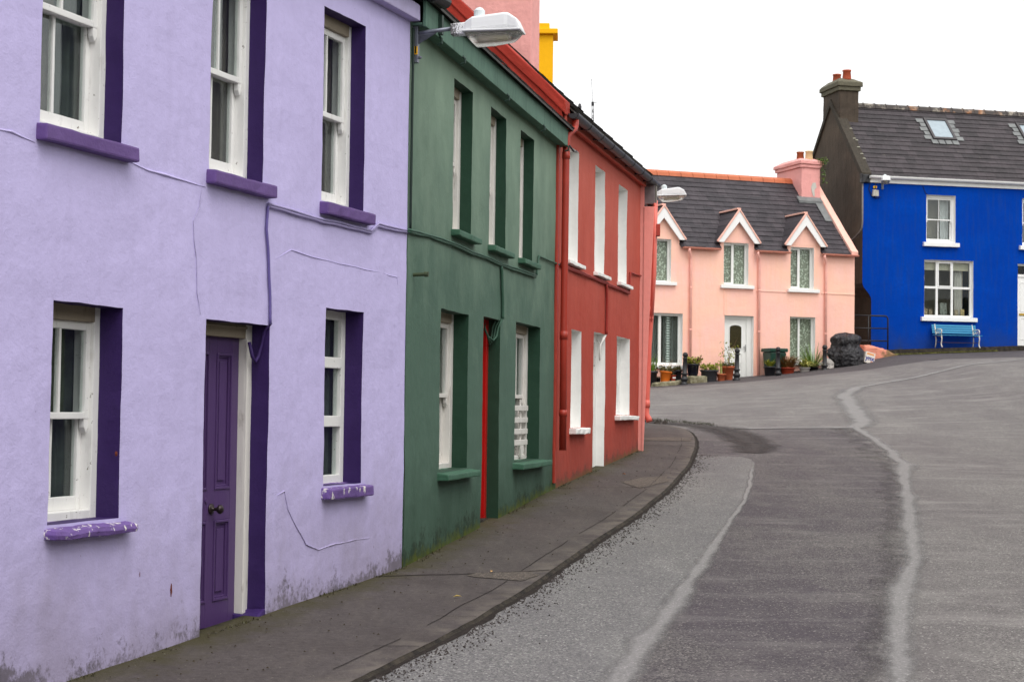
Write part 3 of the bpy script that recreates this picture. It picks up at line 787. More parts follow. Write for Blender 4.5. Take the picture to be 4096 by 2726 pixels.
def cable(parent, mat, pts, r=.008, y=-.016, name='cable', strands=1):
    m = MB()
    for k in range(strands):
        q = []
        plast = name.startswith('plaster')
        for a, b in zip(pts[:-1], pts[1:]):
            for i in range(5):
                t = i / 5; u = a[0] + (b[0] - a[0]) * t; z = a[1] + (b[1] - a[1]) * t
                q.append((u + .006 * noise.noise((u * 5, z * 5, k)), y - .004 * k + .008 * noise.noise((u * .9, z * .9, 0)), z + k * .017 + .008 * noise.noise((u * 4, z * 4, 2 + k))))
        q.append((pts[-1][0], y, pts[-1][1] + k * .015))
        rr = [r * (.25 + .75 * min(1, i / 5, (len(q) - 1 - i) / 5)) * (.7 + .6 * abs(noise.noise((q[i][0] * 6, q[i][2] * 6, 9)))) for i in range(len(q))] if plast else r
        m.tube(q, rr, 6)
    return m.build(name, mat, parent, smooth=True)

# ------------------------------------------------------------------ LILAC HOUSE
def lilac_house():
    H = empty('lilac_house', (-1.714, 11.97, 0), R(90 - 19.8), 'lilac rendered terraced house with purple sills, deep purple reveals and a purple door', 'house', 'houses of the uphill terrace')
    dz = .885
    OP = {'U1': (-2.72, -1.90, 3.95, 5.42), 'U2': (-.86, -.12, 3.945, 5.41), 'U3': (.81, 1.545, 3.935, 5.405), 'L1': (-2.56, -1.84, 1.715, 2.973), 'D': (-.86, .03, dz - .3, 2.96), 'L2': (.915, 1.588, 1.80, 3.14), 'U0': (-4.6, -3.86, 3.95, 5.42), 'L0': (-5.0, -4.3, 1.6, 2.95)}
    wall(H, M_LILAC, -7, 2.425, .1, 5.75, list(OP.values()), .08, 0, 4.8, tan=.9)
    for k in ('U1', 'U2', 'U3', 'U0'):
        sash_window(H, OP[k], .125, M_PURPLE, M_PSILL, WHITE, OLDWOOD, sd=0, sillkw=dict(l=.03, r=.09), cur='green' if k != 'U1' else 'grey', fw=.052)
    psl = Mat('peeling_purple_sill', .6); X = psl.sep()
    bz = psl.noise(17, 5, .65, psl.vec(1, 1, .4)); base = psl.mix(psl.mr(psl.noise(4, 4), .3, .7), S(98, 74, 132), S(120, 92, 158))
    psl.color(psl.mix(psl.mr(bz, .585, .60), base, S(222, 218, 212))); psl.bump(psl.noise(24, 4, .6), .7, .012)
    for k in ('L1', 'L0'):
        sash_window(H, OP[k], .16, M_PURPLE, psl.m, WHITE, OLDWOOD, sillkw=dict(l=.03, r=.10, th=.085, slope=.03, proj=.085, bevel=.03, wob=.010), cur='grey', mid=.5, fw=.06)
    w = light_window(H, OP['L2'], .155, M_PURPLE, psl.m, cols=(), rows=(.36, .70), wood=WHITE, fw=.07, bar=.085, sillkw=dict(l=.03, r=.09, th=.1, slope=.02), glass=GLASS)
    curtain(w, CURTAIN, .93, 1.30, 1.85, 3.1, .235, .010, 4, 1); curtain(w, CURTAIN2, 1.26, 1.58, 1.85, 3.1, .25, .010, 4, 0)
    # door
    u0, u1 = OP['D'][:2]; zt = 2.96; y = .14
    f = MB(); f.box(u0 - .02, u0 + .085, y, y + .12, dz - .2, zt + .01); f.box(u1 - .085, u1 + .02, y, y + .12, dz + .06, zt + .01)
    f.box(u1 - .04, u1 - .085, y - .012, y + .01, dz + .06, zt - .1)
    fr = f.build('door_frame', WHITE2, H, bevel=.008, wob=.003)
    h = MB(); h.box(u0 + .085, u1 - .085, y + .002, y + .12, zt - .095, zt + .01); h.box(u0 + .085, u1 - .085, y - .01, y + .02, zt - .03, zt - .012); h.build('head_board', OLDWOOD, fr, bevel=.006, wob=.003)
    reveal(fr, M_PURPLE, OP['D'], y, 0, bottom=False)
    p = MB(); p.prism([(u1 - .11, dz - .1), (u1 + .012, dz - .1), (u1 + .012, dz + .10), (u1 - .05, dz + .075), (u1 - .11, dz + .055)], -.012, y + .10, 'y'); p.build('plinth_block', M_PURPLE, fr, bevel=.02, wob=.012)
    a0, a1, b0, b1 = u0 + .085, u1 - .085, dz + .005, zt - .095; yd = y + .055
    d = MB(); d.box(a0, a1, yd + .02, yd + .045, b0, b1)
    sw = .095; cm = (a0 + a1) / 2
    d.box(a0, a0 + sw, yd, yd + .02, b0, b1); d.box(a1 - sw, a1, yd, yd + .02, b0, b1); d.box(cm - .05, cm + .05, yd, yd + .02, b0, b1)
    rails = [(b0, b0 + .17), (b0 + .72, b0 + .93), (b1 - .11, b1)]
    for za, zb in rails:
        for ua, ub in ((a0 + sw, cm - .05), (cm + .05, a1 - sw)): d.box(ua, ub, yd + .0005, yd + .02, za, zb)
    D = d.build('door', M_PDOOR, H, bevel=.004)
    D['label'] = 'purple four-panel door with a dark round knob'
    for (za, zb) in ((b0 + .17, b0 + .72), (b0 + .93, b1 - .11)):
        for ua, ub in ((a0 + sw, cm - .05), (cm + .05, a1 - sw)):
            q = MB()
            for (l, r_, bt, tp, yy) in ((.0, .018, 0, 0, -.008), (.018, .014, 0, 0, .006)):
                ring(q, ua + l, ub - l, za + l, zb - l, yd + yy, yd + .02, r_, r_, r_, r_)
            q.box(ua + .06, ub - .06, yd + .008, yd + .02, za + .06, zb - .06)
            q.build('panel_moulding', M_PDOOR, D, bevel=.004)
    k = MB(); kz = b0 + .80; Mk = Matrix.Translation((cm + .01, yd, kz)) @ Matrix.Rotation(R(90), 4, 'X')
    k.lathe([(.038, 0), (.038, .006), (.03, .012), (.012, .016), (.011, .045), (.020, .052), (.031, .066), (.031, .078), (.020, .09), (0, .093)], (0, 0, 0), 18, Mk)
    k.build('knob', plain('tarnished_bronze', S(52, 42, 42), .35, .5, .2, 20, metallic=.5), D, smooth=True)
    e = MB(); e.lathe([(.018, 0), (.018, .006), (0, .007)], (0, 0, 0), 12, Matrix.Translation((cm - .06, yd, kz + .06)) @ Matrix.Rotation(R(90), 4, 'X')); e.build('keyhole_cover', M_PDOOR, D)
    # plaster mend, cracks, cables
    pm = MB(); out = [(.19, 1.76), (.30, 1.79), (.36, 1.66), (.50, 1.52), (.66, 1.38), (.86, 1.33), (1.15, 1.355), (1.45, 1.36), (1.80, 1.36), (1.86, 1.66), (1.80, 1.83), (1.70, 1.90), (.9, 1.90), (.4, 1.92)]
    cab = plain('painted_cable', S(160, 150, 192), .6, .3, .1)
    def ridge(pts, r=.006, mt=None, nm='plaster_ridge'): return cable(H, mt or M_LILAC, pts, r, -.001, nm)
    ridge(out[:9], .006); ridge([(-3.3, 3.84), (-2.97, 3.86), (-2.76, 3.83)], .010); ridge([(-1.82, 3.86), (-1.59, 3.84), (-1.31, 3.83), (-.90, 3.82)], .009)
    ridge([(.1, 3.44), (.33, 3.52), (.68, 3.5), (1.13, 3.49), (1.9, 3.48), (2.23, 3.47), (2.25, 3.41)], .004)
    cable(H, M_LILAC2, [(-.95, 3.81), (-.97, 3.68), (-1.05, 3.58), (-1.04, 3.46), (-1.0, 3.33), (-.99, 3.12), (-.94, 2.98)], .0035, -.005, 'plaster_crack')
    cable(H, cab, [(-.06, 3.79), (.12, 3.79), (.53, 3.78), (.82, 3.775), (.96, 3.78), (1.47, 3.78), (1.66, 3.775), (1.80, 3.85), (1.93, 3.845), (2.43, 3.86)], .011, -.014, 'cable', 2)
    cable(H, plain('purple_painted_cable', S(104, 92, 150), .6, .3, .1), [(-.06, 3.79), (-.075, 3.63), (-.035, 3.41), (-.005, 3.2), (.01, 2.965)], .011, -.014, 'cable')
    lp = MB(); lp.tube([(.02, -.012, 2.98), (.015, .03, 2.93), (.02, .06, 2.82), (.0, .07, 2.74), (-.04, .075, 2.70), (-.075, .08, 2.74), (-.085, .10, 2.84)], .013, 8); lp.build('cable', M_PURPLE, H, smooth=True)
    st = MB()
    for (u, z, s, h) in ((-1.23, 1.23, .010, .042), (-1.88, 2.1, .006, .014), (-1.6, 1.36, .003, .016)):
        st.prism([(u - s, z), (u, z - h), (u + s, z - h * .3), (u + s * .6, z + h * .7), (u, z + h)], -.005, .008, 'y')
    st.build('rust_stain', plain('rusty_brown', S(104, 46, 34), .8), H)
    # eaves
    c = MB(); c.prism([(-.09, 5.64), (-.09, 5.77), (-.02, 5.82), (.05, 5.82), (.05, 5.64)], -7, 2.432); c.build('cornice', M_LILAC2, H, bevel=.008, wob=.006)
    half_gutter(H, BLACKPL, -7, 2.78, -.17, 5.875, .062, joints=[2.5, 1.2, -.3])
    slates(H, SLATE_O, -7, 2.43, -.16, 5.90, 2.4, 5.90 + 2.56 * .9, both=(4.9, 5.8))
lilac_house()

# ------------------------------------------------------------------ GREEN HOUSE
def green_house():
    H = empty('green_house', (-.885, 14.272, 0), R(90 - 12.2), 'dark green rendered terraced house between the lilac and the red house', 'house', 'houses of the uphill terrace')
    g = lambda u: 1.075 + .0538 * u
    OP = [(1.51, 2.24, 4.055, 5.457), (3.02, 3.79, 4.055, 5.457), (4.50, 5.22, 4.055, 5.457), (1.14, 2.20, 1.825, 3.295), (4.38, 5.74, 1.82, 3.345), (2.815, 3.60, 1.0, 3.315)]
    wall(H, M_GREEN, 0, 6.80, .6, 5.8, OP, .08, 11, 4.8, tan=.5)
    for o in OP[:3]: sash_window(H, o, .115, M_GREENR, M_GSILL, WHITE2, OLDWOOD, sd=11, sillkw=dict(l=.05, r=.13, th=.07, proj=.085), cur='grey', fw=.085)
    sash_window(H, OP[3], .15, M_GREENR, M_GSILL, WHITE2, OLDWOOD, sd=11, sillkw=dict(l=.06, r=.13, th=.08, proj=.11, slope=.025), cur='green', fw=.09, mid=.52)
    w = sash_window(H, OP[4], .145, M_GREENR, M_GSILL, WHITE2, OLDWOOD, sd=11, sillkw=dict(l=.08, r=.24, th=.08, proj=.12, slope=.02), cur='grey', fw=.10, bars=2, mid=.52)
    # slatted screen fixed across the lower sash
    for z in (2.405, 2.27, 2.14, 2.015):
        s = MB(); s.box(4.45, 5.66, .118, .138, z - .03, z + .03); s.build('screen_slat', WHITE2, w, bevel=.004, wob=.003)
    t = MB(); t.prism([(5.25, 1.99), (5.44, 1.99), (5.46, 1.93), (5.40, 1.87), (5.37, 1.845), (5.31, 1.85), (5.29, 1.92)], .120, .142, 'y'); t.box(5.33, 5.40, .139, .150, 1.86, 2.5); t.build('torn_netting', WHITE2, w, wob=.008)
    # door recess
    o = OP[5]; y = .125
    f = MB(); f.box(o[0] - .02, o[0] + .08, y, y + .1, 1.2, o[3] + .01); f.box(o[1] - .08, o[1] + .02, y, y + .1, 1.2, o[3] + .01); f.box(o[0] + .08, o[1] - .08, y + .002, y + .1, o[3] - .1, o[3] + .01)
    redg = wood_paint('scarlet_door_gloss', S(184, 24, 22), S(120, 14, 14), .3, .5)
    fr = f.build('door_frame', redg, H, bevel=.006)
    reveal(fr, M_GREENR, o, y, 11, bottom=False)
    d = MB(); d.box(o[0] + .08, o[1] - .08, y + .05, y + .09, 1.30, o[3] - .1)
    for za, zb in ((1.42, 2.0), (2.15, 3.1)):
        for ua, ub in ((o[0] + .16, o[0] + .36), (o[0] + .44, o[1] - .16)): ring(d, ua, ub, za, zb, y + .038, y + .05, .025, .025, .025, .025)
    d.build('door', redg, H, bevel=.004)
    k = MB(); k.box(o[0] + .02, o[1] - .02, y - .04, y + .12, 1.12, 1.262); k.build('doorstep', M_KERB, H, bevel=.01, wob=.01)
    gc = plain('green_painted_cable', S(56, 88, 72), .6, .3, .12)
    cable(H, gc, [(-.07, 3.86), (.54, 3.885), (1.36, 3.90), (2.24, 3.885), (2.86, 3.895), (3.58, 3.885), (4.42, 3.895), (5.35, 3.905)], .013, -.018, 'cable', 2)
    cable(H, gc, [(5.40, 3.93), (5.46, 4.06), (5.52, 4.16), (6.0, 4.165), (6.79, 4.17)], .012, -.018, 'cable')
    cable(H, gc, [(3.53, 3.87), (3.57, 3.7), (3.61, 3.5), (3.62, 3.33)], .017, -.022, 'cable', 1)
    lp = MB()
    for k in range(3):
        lp.tube([(3.60 - .01 * k, -.02 + .03 * k, 3.33), (3.59, .02 + .03 * k, 3.24), (3.56, .03 + .03 * k, 3.15 - .03 * k), (3.50, .05 + .02 * k, 3.10 - .02 * k), (3.42, .09, 3.14), (3.40, .12, 3.22), (3.46, .14, 3.29)], .012, 6)
    lp.build('cable_loop', gc, H, smooth=True)
    s = MB(); s.tube([(.18, .0, 3.52), (.18, -.11, 3.525)], .016, 8); s.tube([(.18, -.10, 3.525), (.18, -.135, 3.525)], .022, 8); s.build('pipe_stub', plain('old_brass_stub', S(64, 74, 52), .6), H)
    q = MB(); q.tube([(.012, -.018, z + .01 * math.sin(z * 3)) for z in lin(3.9, 5.6, 24)], .011, 6); q.build('cable', plain('dark_cable', S(34, 50, 44), .6), H, smooth=True)
    # eaves board with soffit
    e = MB(); e.box(.0, 6.82, -.13, -.10, 5.60, 5.82); e.box(.0, 6.82, -.098, .0, 5.615, 5.635)
    e.build('eaves_board', M_GFASC, H, bevel=.006, wob=.005)
    gi = plain('green_painted_iron', S(44, 64, 56), .6)
    for u in (1.3, 3.2, 5.1, 6.6, .45):
        b = MB(); b.tube([(u, -.12, 5.62), (u, -.15, 5.59), (u, -.15, 5.55), (u, -.11, 5.54)], .012, 6); b.build('gutter_bracket', gi, H)
    b = MB(); b.box(.40, .46, -.165, -.13, 5.62, 5.79); b.build('bracket_stub', gi, H)
    slates(H, SLATE_O, 0.0, 6.84, -.18, 5.835, 2.4, 5.835 + 2.58 * .6, both=(4.9, 5.5), course=.18, lip=.016)
green_house()

# ------------------------------------------------------------------ RED HOUSE
RED_P = (.545, 20.886); RED_A = 13.6
def red_house():
    H = empty('red_house', (RED_P[0], RED_P[1], 0), R(90 - RED_A), 'brick red rendered terraced house with white window reveals and a black gutter', 'house', 'houses of the uphill terrace')
    OP = [(.53, 1.25, 4.285, 5.735), (2.40, 3.13, 4.285, 5.735), (4.25, 4.99, 4.285, 5.715), (.90, 1.55, 2.165, 3.42), (4.20, 5.36, 2.322, 3.48), (2.42, 3.28, 1.2, 3.46)]
    wall(H, M_RED, -.02, 6.20, .9, 6.15, OP, .08, 23, 4.6, tan=.97)
    for o in OP[:3]: sash_window(H, o, .14, M_WHREV, M_WHREV, WHITE, sd=23, sillkw=dict(l=.07, r=.22, th=.06, proj=.07, bevel=.008), cur='green', fw=.09)
    sash_window(H, OP[3], .145, M_WHREV, M_WHREV, WHITE, sd=23, sillkw=dict(l=.05, r=.26, th=.085, proj=.09, wob=.012), cur='grey', fw=.09)
    sash_window(H, OP[4], .145, M_WHREV, M_WHREV, WHITE, sd=23, sillkw=dict(l=.08, r=.40, th=.075, proj=.09, wob=.010), cur='green', fw=.09)
    o = OP[5]; y = .12; gz = 1.57
    f = MB(); f.box(o[0] - .02, o[0] + .09, y, y + .12, 1.3, o[3] + .01); f.box(o[1] - .09, o[1] + .02, y, y + .12, 1.3, o[3] + .01); f.box(o[0] + .09, o[1] - .09, y + .002, y + .12, o[3] - .12, o[3] + .01)
    fr = f.build('door_frame', WHITE, H, bevel=.006, wob=.003); reveal(fr, M_WHREV, o, y, 23, bottom=False)
    d = MB(); d.box(o[0] + .09, o[1] - .09, y + .05, y + .09, gz - .2, o[3] - .12)
    for za, zb in ((1.75, 2.25), (2.45, 3.2)): ring(d, o[0] + .2, o[1] - .2, za, zb, y + .04, y + .05, .03, .03, .03, .03)
    d.build('door', WHITE2, H, bevel=.004)
    rc = plain('red_painted_cable', S(150, 48, 40), .6, .3, .1)
    cable(H, rc, [(.10, 4.17), (.42, 4.16), (1.5, 4.17), (2.11, 4.165), (3.19, 4.17), (3.54, 4.16), (5.15, 4.165)], .016, -.02, 'cable', 2)
    cable(H, rc, [(3.22, 4.17), (3.27, 3.9), (3.27, 3.7), (3.25, 3.46)], .02, -.022, 'cable'); cable(H, rc, [(5.12, 4.18), (5.14, 4.31), (5.20, 4.49), (5.66, 4.5), (6.2, 4.52)], .014, -.02, 'cable')
    lp = MB()
    for k in range(3): lp.tube([(3.26, -.02, 3.46), (3.20, .02, 3.40 - .02 * k), (3.10 - .03 * k, .03, 3.30), (3.08, .04, 3.2 - .03 * k), (3.13, .05, 3.15 - .03 * k), (3.19, .05, 3.2), (3.15, .05, 3.32), (3.05, .07, 3.36)], .010, 6)
    lp.build('cable_loop', WHITE2, H, smooth=True)
    # eaves: board, black gutter, downpipe with swan neck
    e = MB(); e.box(-.02, 6.2, -.09, -.065, 5.93, 6.09); e.box(-.02, 6.2, -.064, .0, 5.95, 5.965); e.build('eaves_board', M_RED, H, bevel=.006, wob=.004)
    half_gutter(H, BLACKPL, .02, 6.75, -.175, 6.03, .066, joints=[.9, 1.75, 2.55, 3.4, 4.25, 5.1, 5.9])
    pipe(H, M_REDPIPE, [(.14, -.175, 5.97), (.14, -.175, 5.90), (.12, -.17, 5.86), (.0, -.135, 5.79), (-.045, -.115, 5.75), (-.06, -.11, 5.69), (-.06, -.105, 5.5), (-.05, -.10, 3.3), (-.03, -.10, 1.9)], .044, [((-.06, -.105, 5.5), .09), ((-.05, -.10, 3.3), .10), ((-.036, -.10, 2.35), .08)])
    st = MB(); st.box(-.165, -.085, -.035, .0, 1.5, 5.62); st.build('corner_strip', M_REDPIPE, H, bevel=.01, wob=.006)
    hk = MB(); hk.tube([(-.10, -.15, 5.62), (-.06, -.2, 5.55), (.06, -.21, 5.56), (.12, -.2, 5.58)], .012, 6); hk.build('bracket', BLACKPL, H)
    # raised gable coping against the green roof
    t = .96; lo = [(-.06, 5.70), (2.35, 5.70 + 2.41 * t), (2.35, 6.27 + 2.35 * t - .16), (-.06, 6.27 - .06 * t - .16)]
    gp = MB(); gp.prism(lo, -.10, .14); g = gp.build('gable_parapet', M_REDCOP, H, bevel=.012, wob=.014)
    cp = MB(); cp.prism([(-.10, 6.27 - .10 * t - .165), (2.37, 6.27 + 2.37 * t - .165), (2.37, 6.27 + 2.37 * t), (-.10, 6.27 - .10 * t)], -.125, .17); cp.build('coping', M_REDCOP, g, bevel=.015, wob=.012)
    bk = MB(); bk.prism([(2.38, 6.0 + 2.2), (4.6, 6.0), (4.6, 6.3), (2.38, 6.27 + 2.36)], -.10, .14); bk.build('rear_parapet', M_REDCOP, g)
    slates(H, SLATE_O, .17, 6.26, -.15, 6.095, 2.3, 6.095 + 2.45 * .94, both=(4.7, 6.0), course=.19, lip=.02)
    chimney(H, M_CHIMP, 5.60, 6.16, 1.66, 2.98, 6.8, 10.6, .4, [(5.88, 2.0, TERRA, .3), (5.88, 2.6, TERRA, .3)])
red_house()

# ------------------------------------------------------------------ SALMON HOUSE (only its near corner shows)
SAL_P = (2.07, 26.93); SAL_A = 2.0
def salmon_house():
    H = empty('salmon_house', (SAL_P[0], SAL_P[1], 0), R(90 - SAL_A), 'salmon pink house end beyond the red house, with leaning downpipe and yellow chimney', 'house', 'houses of the uphill terrace')
    OP = [(1.6, 2.4, 4.3, 5.7), (1.6, 2.5, 2.3, 3.5), (4.0, 4.8, 4.3, 5.7)]
    wall(H, M_SALMON, .0, 6.0, 1.2, 6.1, OP, .12, 31, 4.2, tan=.95)
    for o in OP: sash_window(H, o, .14, M_WHREV, M_WHREV, WHITE, sd=31, cur='grey', sillkw=dict(l=.05, r=.05, proj=.02, th=.06))
    st = MB(); st.add([(.0, -.02, 1.72), (.10, -.02, 1.72), (.10, -.16, 5.62), (.0, -.16, 5.62), (.0, .03, 1.72), (.10, .03, 1.72), (.10, .03, 5.62), (.0, .03, 5.62)], [(0, 1, 2, 3), (4, 7, 6, 5), (0, 3, 7, 4), (1, 5, 6, 2), (0, 4, 5, 1), (2, 6, 7, 3)])
    st.build('corner_pilaster', M_SALMON, H, bevel=.01)
    pipe(H, M_SALPIPE, [(.30, -.175, 5.75), (.30, -.165, 4.6), (.30, -.10, 3.4), (.30, -.075, 2.45), (.30, -.075, 2.33), (.28, -.115, 2.26), (.27, -.125, 2.22)], .05, [((.30, -.125, 3.98), .14), ((.30, -.118, 3.86), .04), ((.30, -.076, 2.5), .12)])
    m = MB(); m.tube([(.05, -.17, 5.68), (.06, -.165, 5.2), (.05, -.16, 4.6), (.06, -.14, 3.9)], .024, 8); m.tube([(.14, -.18, 5.68), (.10, -.17, 5.55), (.14, -.17, 5.3), (.16, -.16, 4.4), (.2, -.14, 3.8)], .010, 6); m.build('conduit', M_SALPIPE, H, smooth=True)
    b = MB(); b.box(.12, .28, -.26, -.18, 5.17, 5.36); b.build('fuse_box', M_REDPIPE, H, bevel=.008)
    w = MB(); w.box(.6, 1.2, -.125, .0, 2.55, 2.69); w.box(.6, 1.2, -.10, .0, 2.30, 2.44); w.build('quoin_block', M_WHREV, H, bevel=.015, wob=.008)
    slates(H, SLATE_O, .02, 6.1, -.12, 6.12, 2.1, 6.12 + 2.22 * .9, both=(4.3, 6.0), course=.2)
    # yellow chimney with a stepped cap
    m = MB(); m.box(5.45, 6.0, 1.55, 2.75, 6.6, 9.56); c = m.build('chimney', M_YELLOW, H, bevel=.015); c['label'] = 'egg yellow chimney with a stepped cap'
    k = MB(); k.box(5.37, 6.08, 1.46, 2.84, 9.56, 9.66); k.box(5.45, 6.0, 1.62, 2.7, 9.661, 9.78); k.build('cap', M_YELLOW, c, bevel=.015)
salmon_house()

def junction_box():
    H = empty('junction_box', (2.02, 27.0, 5.67), R(90 - 8), 'grey metal electric box on the corner above the salmon downpipe', 'electric box')
    g = plain('brown_grey_metal', S(112, 104, 106), .45, .4, .18, 8)
    m = MB(); m.box(.02, .32, -.22, .02, 0, .31); m.build('casing', g, H, bevel=.008)
    d = MB(); d.box(.04, .30, -.24, -.221, .015, .295); d.build('lid', plain('mossy_grey_metal', S(108, 102, 92), .5, .4, .2, 5), H, bevel=.006)
    e = MB(); e.box(.0, .34, -.25, .03, .311, .325); e.build('cap', g, H, bevel=.004)
    for (r_, x_, y_) in ((.03, .12, -.12), (.025, .22, -.14)): n = MB(); n.lathe([(r_ - .005, -.03), (r_, -.005), (r_, 0)], (x_, y_, 0), 10); n.build('cable_gland', BLACKPL, H)
junction_box()

# ------------------------------------------------------------------ STREET LAMPS
def lamp_parts(label, number=True, dirt=True):
    """local: x = out from the wall, z up, origin on the wall at the arm"""
    T = empty('street_lamp', (0, 0, 0), 0, label, 'street lamp', 'wall mounted street lamps')
    lm = Mat('spotted_white_lamp_metal' if dirt else 'white_lamp_metal', .4, .4)
    X = lm.sep(); v = lm.noise(60, 3, .7); sp = lm.math('ADD', lm.math('MULTIPLY', v, .8), lm.mr(X[0], .34, .50, .30 if dirt else .1, 0))
    lm.color(lm.mix(lm.mr(sp, .58, .66, 0, .9), S(228, 229, 230), S(52, 46, 46))); lm = lm.m
    p = MB(); p.box(.0, .045, -.03, .03, -.25, .10); p.prism([(.0, -.03), (.20, -.005), (.20, .0), (.0, .02), (.0, -.12)], -.005, .005, 'y')
    for z in (.075, -.205): p.lathe([(.013, 0), (.013, .02), (.005, .03), (0, .03)], (0, 0, 0), 8, Matrix.Translation((.045, 0, z)) @ Matrix.Rotation(R(90), 4, 'Y'))
    p.build('bracket', STEEL, T, bevel=.003)
    a = MB(); a.tube([(.015, 0, .0), (.12, 0, .012), (.38, 0, .035)], .0175, 12); a.build('arm', STEEL, T, smooth=True)
    def loft(name, secs, mat, cap=True, n=20, smooth=True):
        m = MB()
        for (x, hw, zt, zb, e) in secs:
            for k in range(n):
                th = 2 * math.pi * k / n; c, s = math.cos(th), math.sin(th)
                yy = hw * math.copysign(abs(c) ** e, c); zz = (zt + zb) / 2 + (zt - zb) / 2 * math.copysign(abs(s) ** e, s)
                m.v.append((x, yy, zz))
        for i in range(len(secs) - 1):
            for k in range(n): m.f.append((i * n + k, i * n + (k + 1) % n, (i + 1) * n + (k + 1) % n, (i + 1) * n + k))
        m.f.append(tuple(range(n))); m.f.append(tuple(range((len(secs) - 1) * n, len(secs) * n)))
        return m.build(name, mat, T, smooth=smooth)
    loft('canopy', [(.335, .05, .066, -.030, .22), (.462, .054, .074, -.026, .22), (.466, .075, .078, -.012, .3), (.525, .098, .112, -.008, .34), (.80, .098, .140, .004, .34), (.832, .094, .136, .004, .34), (.905, .105, .085, -.002, .32), (.938, .104, .012, -.012, .3)], lm, n=24, smooth=False)
    m = MB(); m.box(.44, .945, -.118, .118, -.018, -.002); m.build('rim', lm, T, bevel=.006)
    bm_ = Mat('ribbed_clear_plastic', .15, .5); bm_.color(S(214, 212, 205)); bm_.b.inputs['Transmission Weight'].default_value = .85
    bm_.b.inputs['IOR'].default_value = 1.15
    wv = bm_.N.new('ShaderNodeTexWave'); wv.inputs['Scale'].default_value = 30; bm_.lk(bm_.tc.outputs['Object'], wv.inputs['Vector']); bm_.bump(wv.outputs['Fac'], .6, .01)
    loft('bowl', [(.46, .08, -.019, -.030, .5), (.50, .098, -.019, -.085, .5), (.545, .10, -.019, -.125, .5), (.70, .10, -.019, -.117, .5), (.86, .098, -.019, -.092, .5), (.905, .085, -.019, -.055, .5), (.925, .07, -.019, -.03, .5)], bm_.m)
    l = MB(); l.tube([(.56, 0, -.065), (.82, 0, -.055)], .022, 10); l.build('lamp_tube', plain('cream_lamp_tube', S(236, 228, 200), .3), T, smooth=True)
    k = MB(); k.lathe([(.040, 0), (.047, .006), (.047, .060), (.026, .084), (0, .094)], (.57, 0, .112), 16); k.lathe([(.04, -.014), (.04, 0)], (.57, 0, .112), 16); k.build('photocell', plain('grey_photocell', S(206, 214, 216), .35), T, smooth=False)
    if number:
        n = MB(); n.box(.0, .0145, -.0345, -.0301, -.185, -.115); n.build('number_plate_margin', CLEANWHITE, T)
        n = MB(); n.box(.0146, .046, -.0345, -.0301, -.185, -.115); q = n.build('number_plate', plain('yellow_plate', S(246, 186, 10), .4), T)
        lettering('1', .085, plain('black_sign_ink', S(10, 10, 10), .5), q, Matrix.Translation((.030, -.0352, -.150)) @ Matrix.Rotation(R(90), 4, 'X'), bold=.002)
    return T

L1 = lamp_parts('large white street lamp with dirty neck bracketed to the green house, plate reading 1')
gd = Vector((math.sin(R(12.2)), math.cos(R(12.2)), 0)); gn = Vector((math.cos(R(12.2)), -math.sin(R(12.2)), 0))
L1.location = Vector((-.885, 14.272, 5.556)) + gd * .07 + gn * .004; L1.rotation_euler = (0, 0, R(-12.2))
L2 = lamp_parts('small white street lamp hanging before the slate roof of the pink cottage', False, False)
L2.location = (2.31, 33.5, 6.60); L2.rotation_euler = (0, R(-2), R(-4)); L2.scale = (1.15, 1.05, 1.05)
L3 = lamp_parts('white street lamp under the white gutter of the blue house, seen end-on', False, False)

# ------------------------------------------------------------------ PINK COTTAGE
PK_P = (7.127, 53.4); PK_R = 20.0
def pk(u, y): a = R(PK_R); return (PK_P[0] + u * math.cos(a) - y * math.sin(a), PK_P[1] + u * math.sin(a) + y * math.cos(a))
def lace_mat(name, dens=.5, strips=None):
    m = Mat(name, .9, .1)
    X = m.sep(); cb = m.N.new('ShaderNodeCombineXYZ'); m.lk(X[0], cb.inputs[0]); m.lk(X[2], cb.inputs[1])
    if strips is None:
        v = m.voro(17, cb.outputs[0]); w = m.noise(34, 3, .6, cb.outputs[0])
        a = m.math('ADD', m.mr(v, .12, .50, 1, 0), m.math('MULTIPLY', w, .7))
        base = m.mix(m.mr(a, .45, .8), S(150, 152, 136), S(206, 210, 194))
        al = m.mr(a, .35, .7, dens, 1)
    else:
        f = m.math('FRACT', m.math('ADD', m.math('MULTIPLY', m.math('ADD', X[0], 2.36), 1 / .64), .5)); d = m.math('ABSOLUTE', m.math('SUBTRACT', f, .5))
        zz = m.math('SINE', m.math('MULTIPLY', X[2], 40)); e = m.math('ADD', d, m.math('MULTIPLY', zz, .016))
        ins = m.mr(e, .112, .122, 1, 0); dia = m.mr(m.math('ADD', m.math('ABSOLUTE', zz), m.math('MULTIPLY', d, 8)), .80, .95, 1, .2)
        ins = m.math('MAXIMUM', ins, m.mr(m.math('ABSOLUTE', m.math('SUBTRACT', f, .73)), .014, .02, .8, 0))
        a = m.math('MULTIPLY', ins, dia)
        base = m.mix(a, S(112, 114, 110), S(225, 232, 226)); al = m.mr(a, 0, 1, .62, 1)
    tr = m.N.new('ShaderNodeBsdfTransparent'); mx = m.N.new('ShaderNodeMixShader')
    m.color(base); m.lk(al, mx.inputs[0]); m.lk(tr.outputs[0], mx.inputs[1]); m.lk(m.b.outputs[0], mx.inputs[2]); m.lk(mx.outputs[0], m.N['Material Output'].inputs['Surface'])
    return m.m
LACE = lace_mat('flowered_lace', .9); LACE2 = lace_mat('lace_with_diamond_strips', strips=1)
OLIVE = plain('olive_drape', S(126, 118, 64), .9, .1, .15, 5)

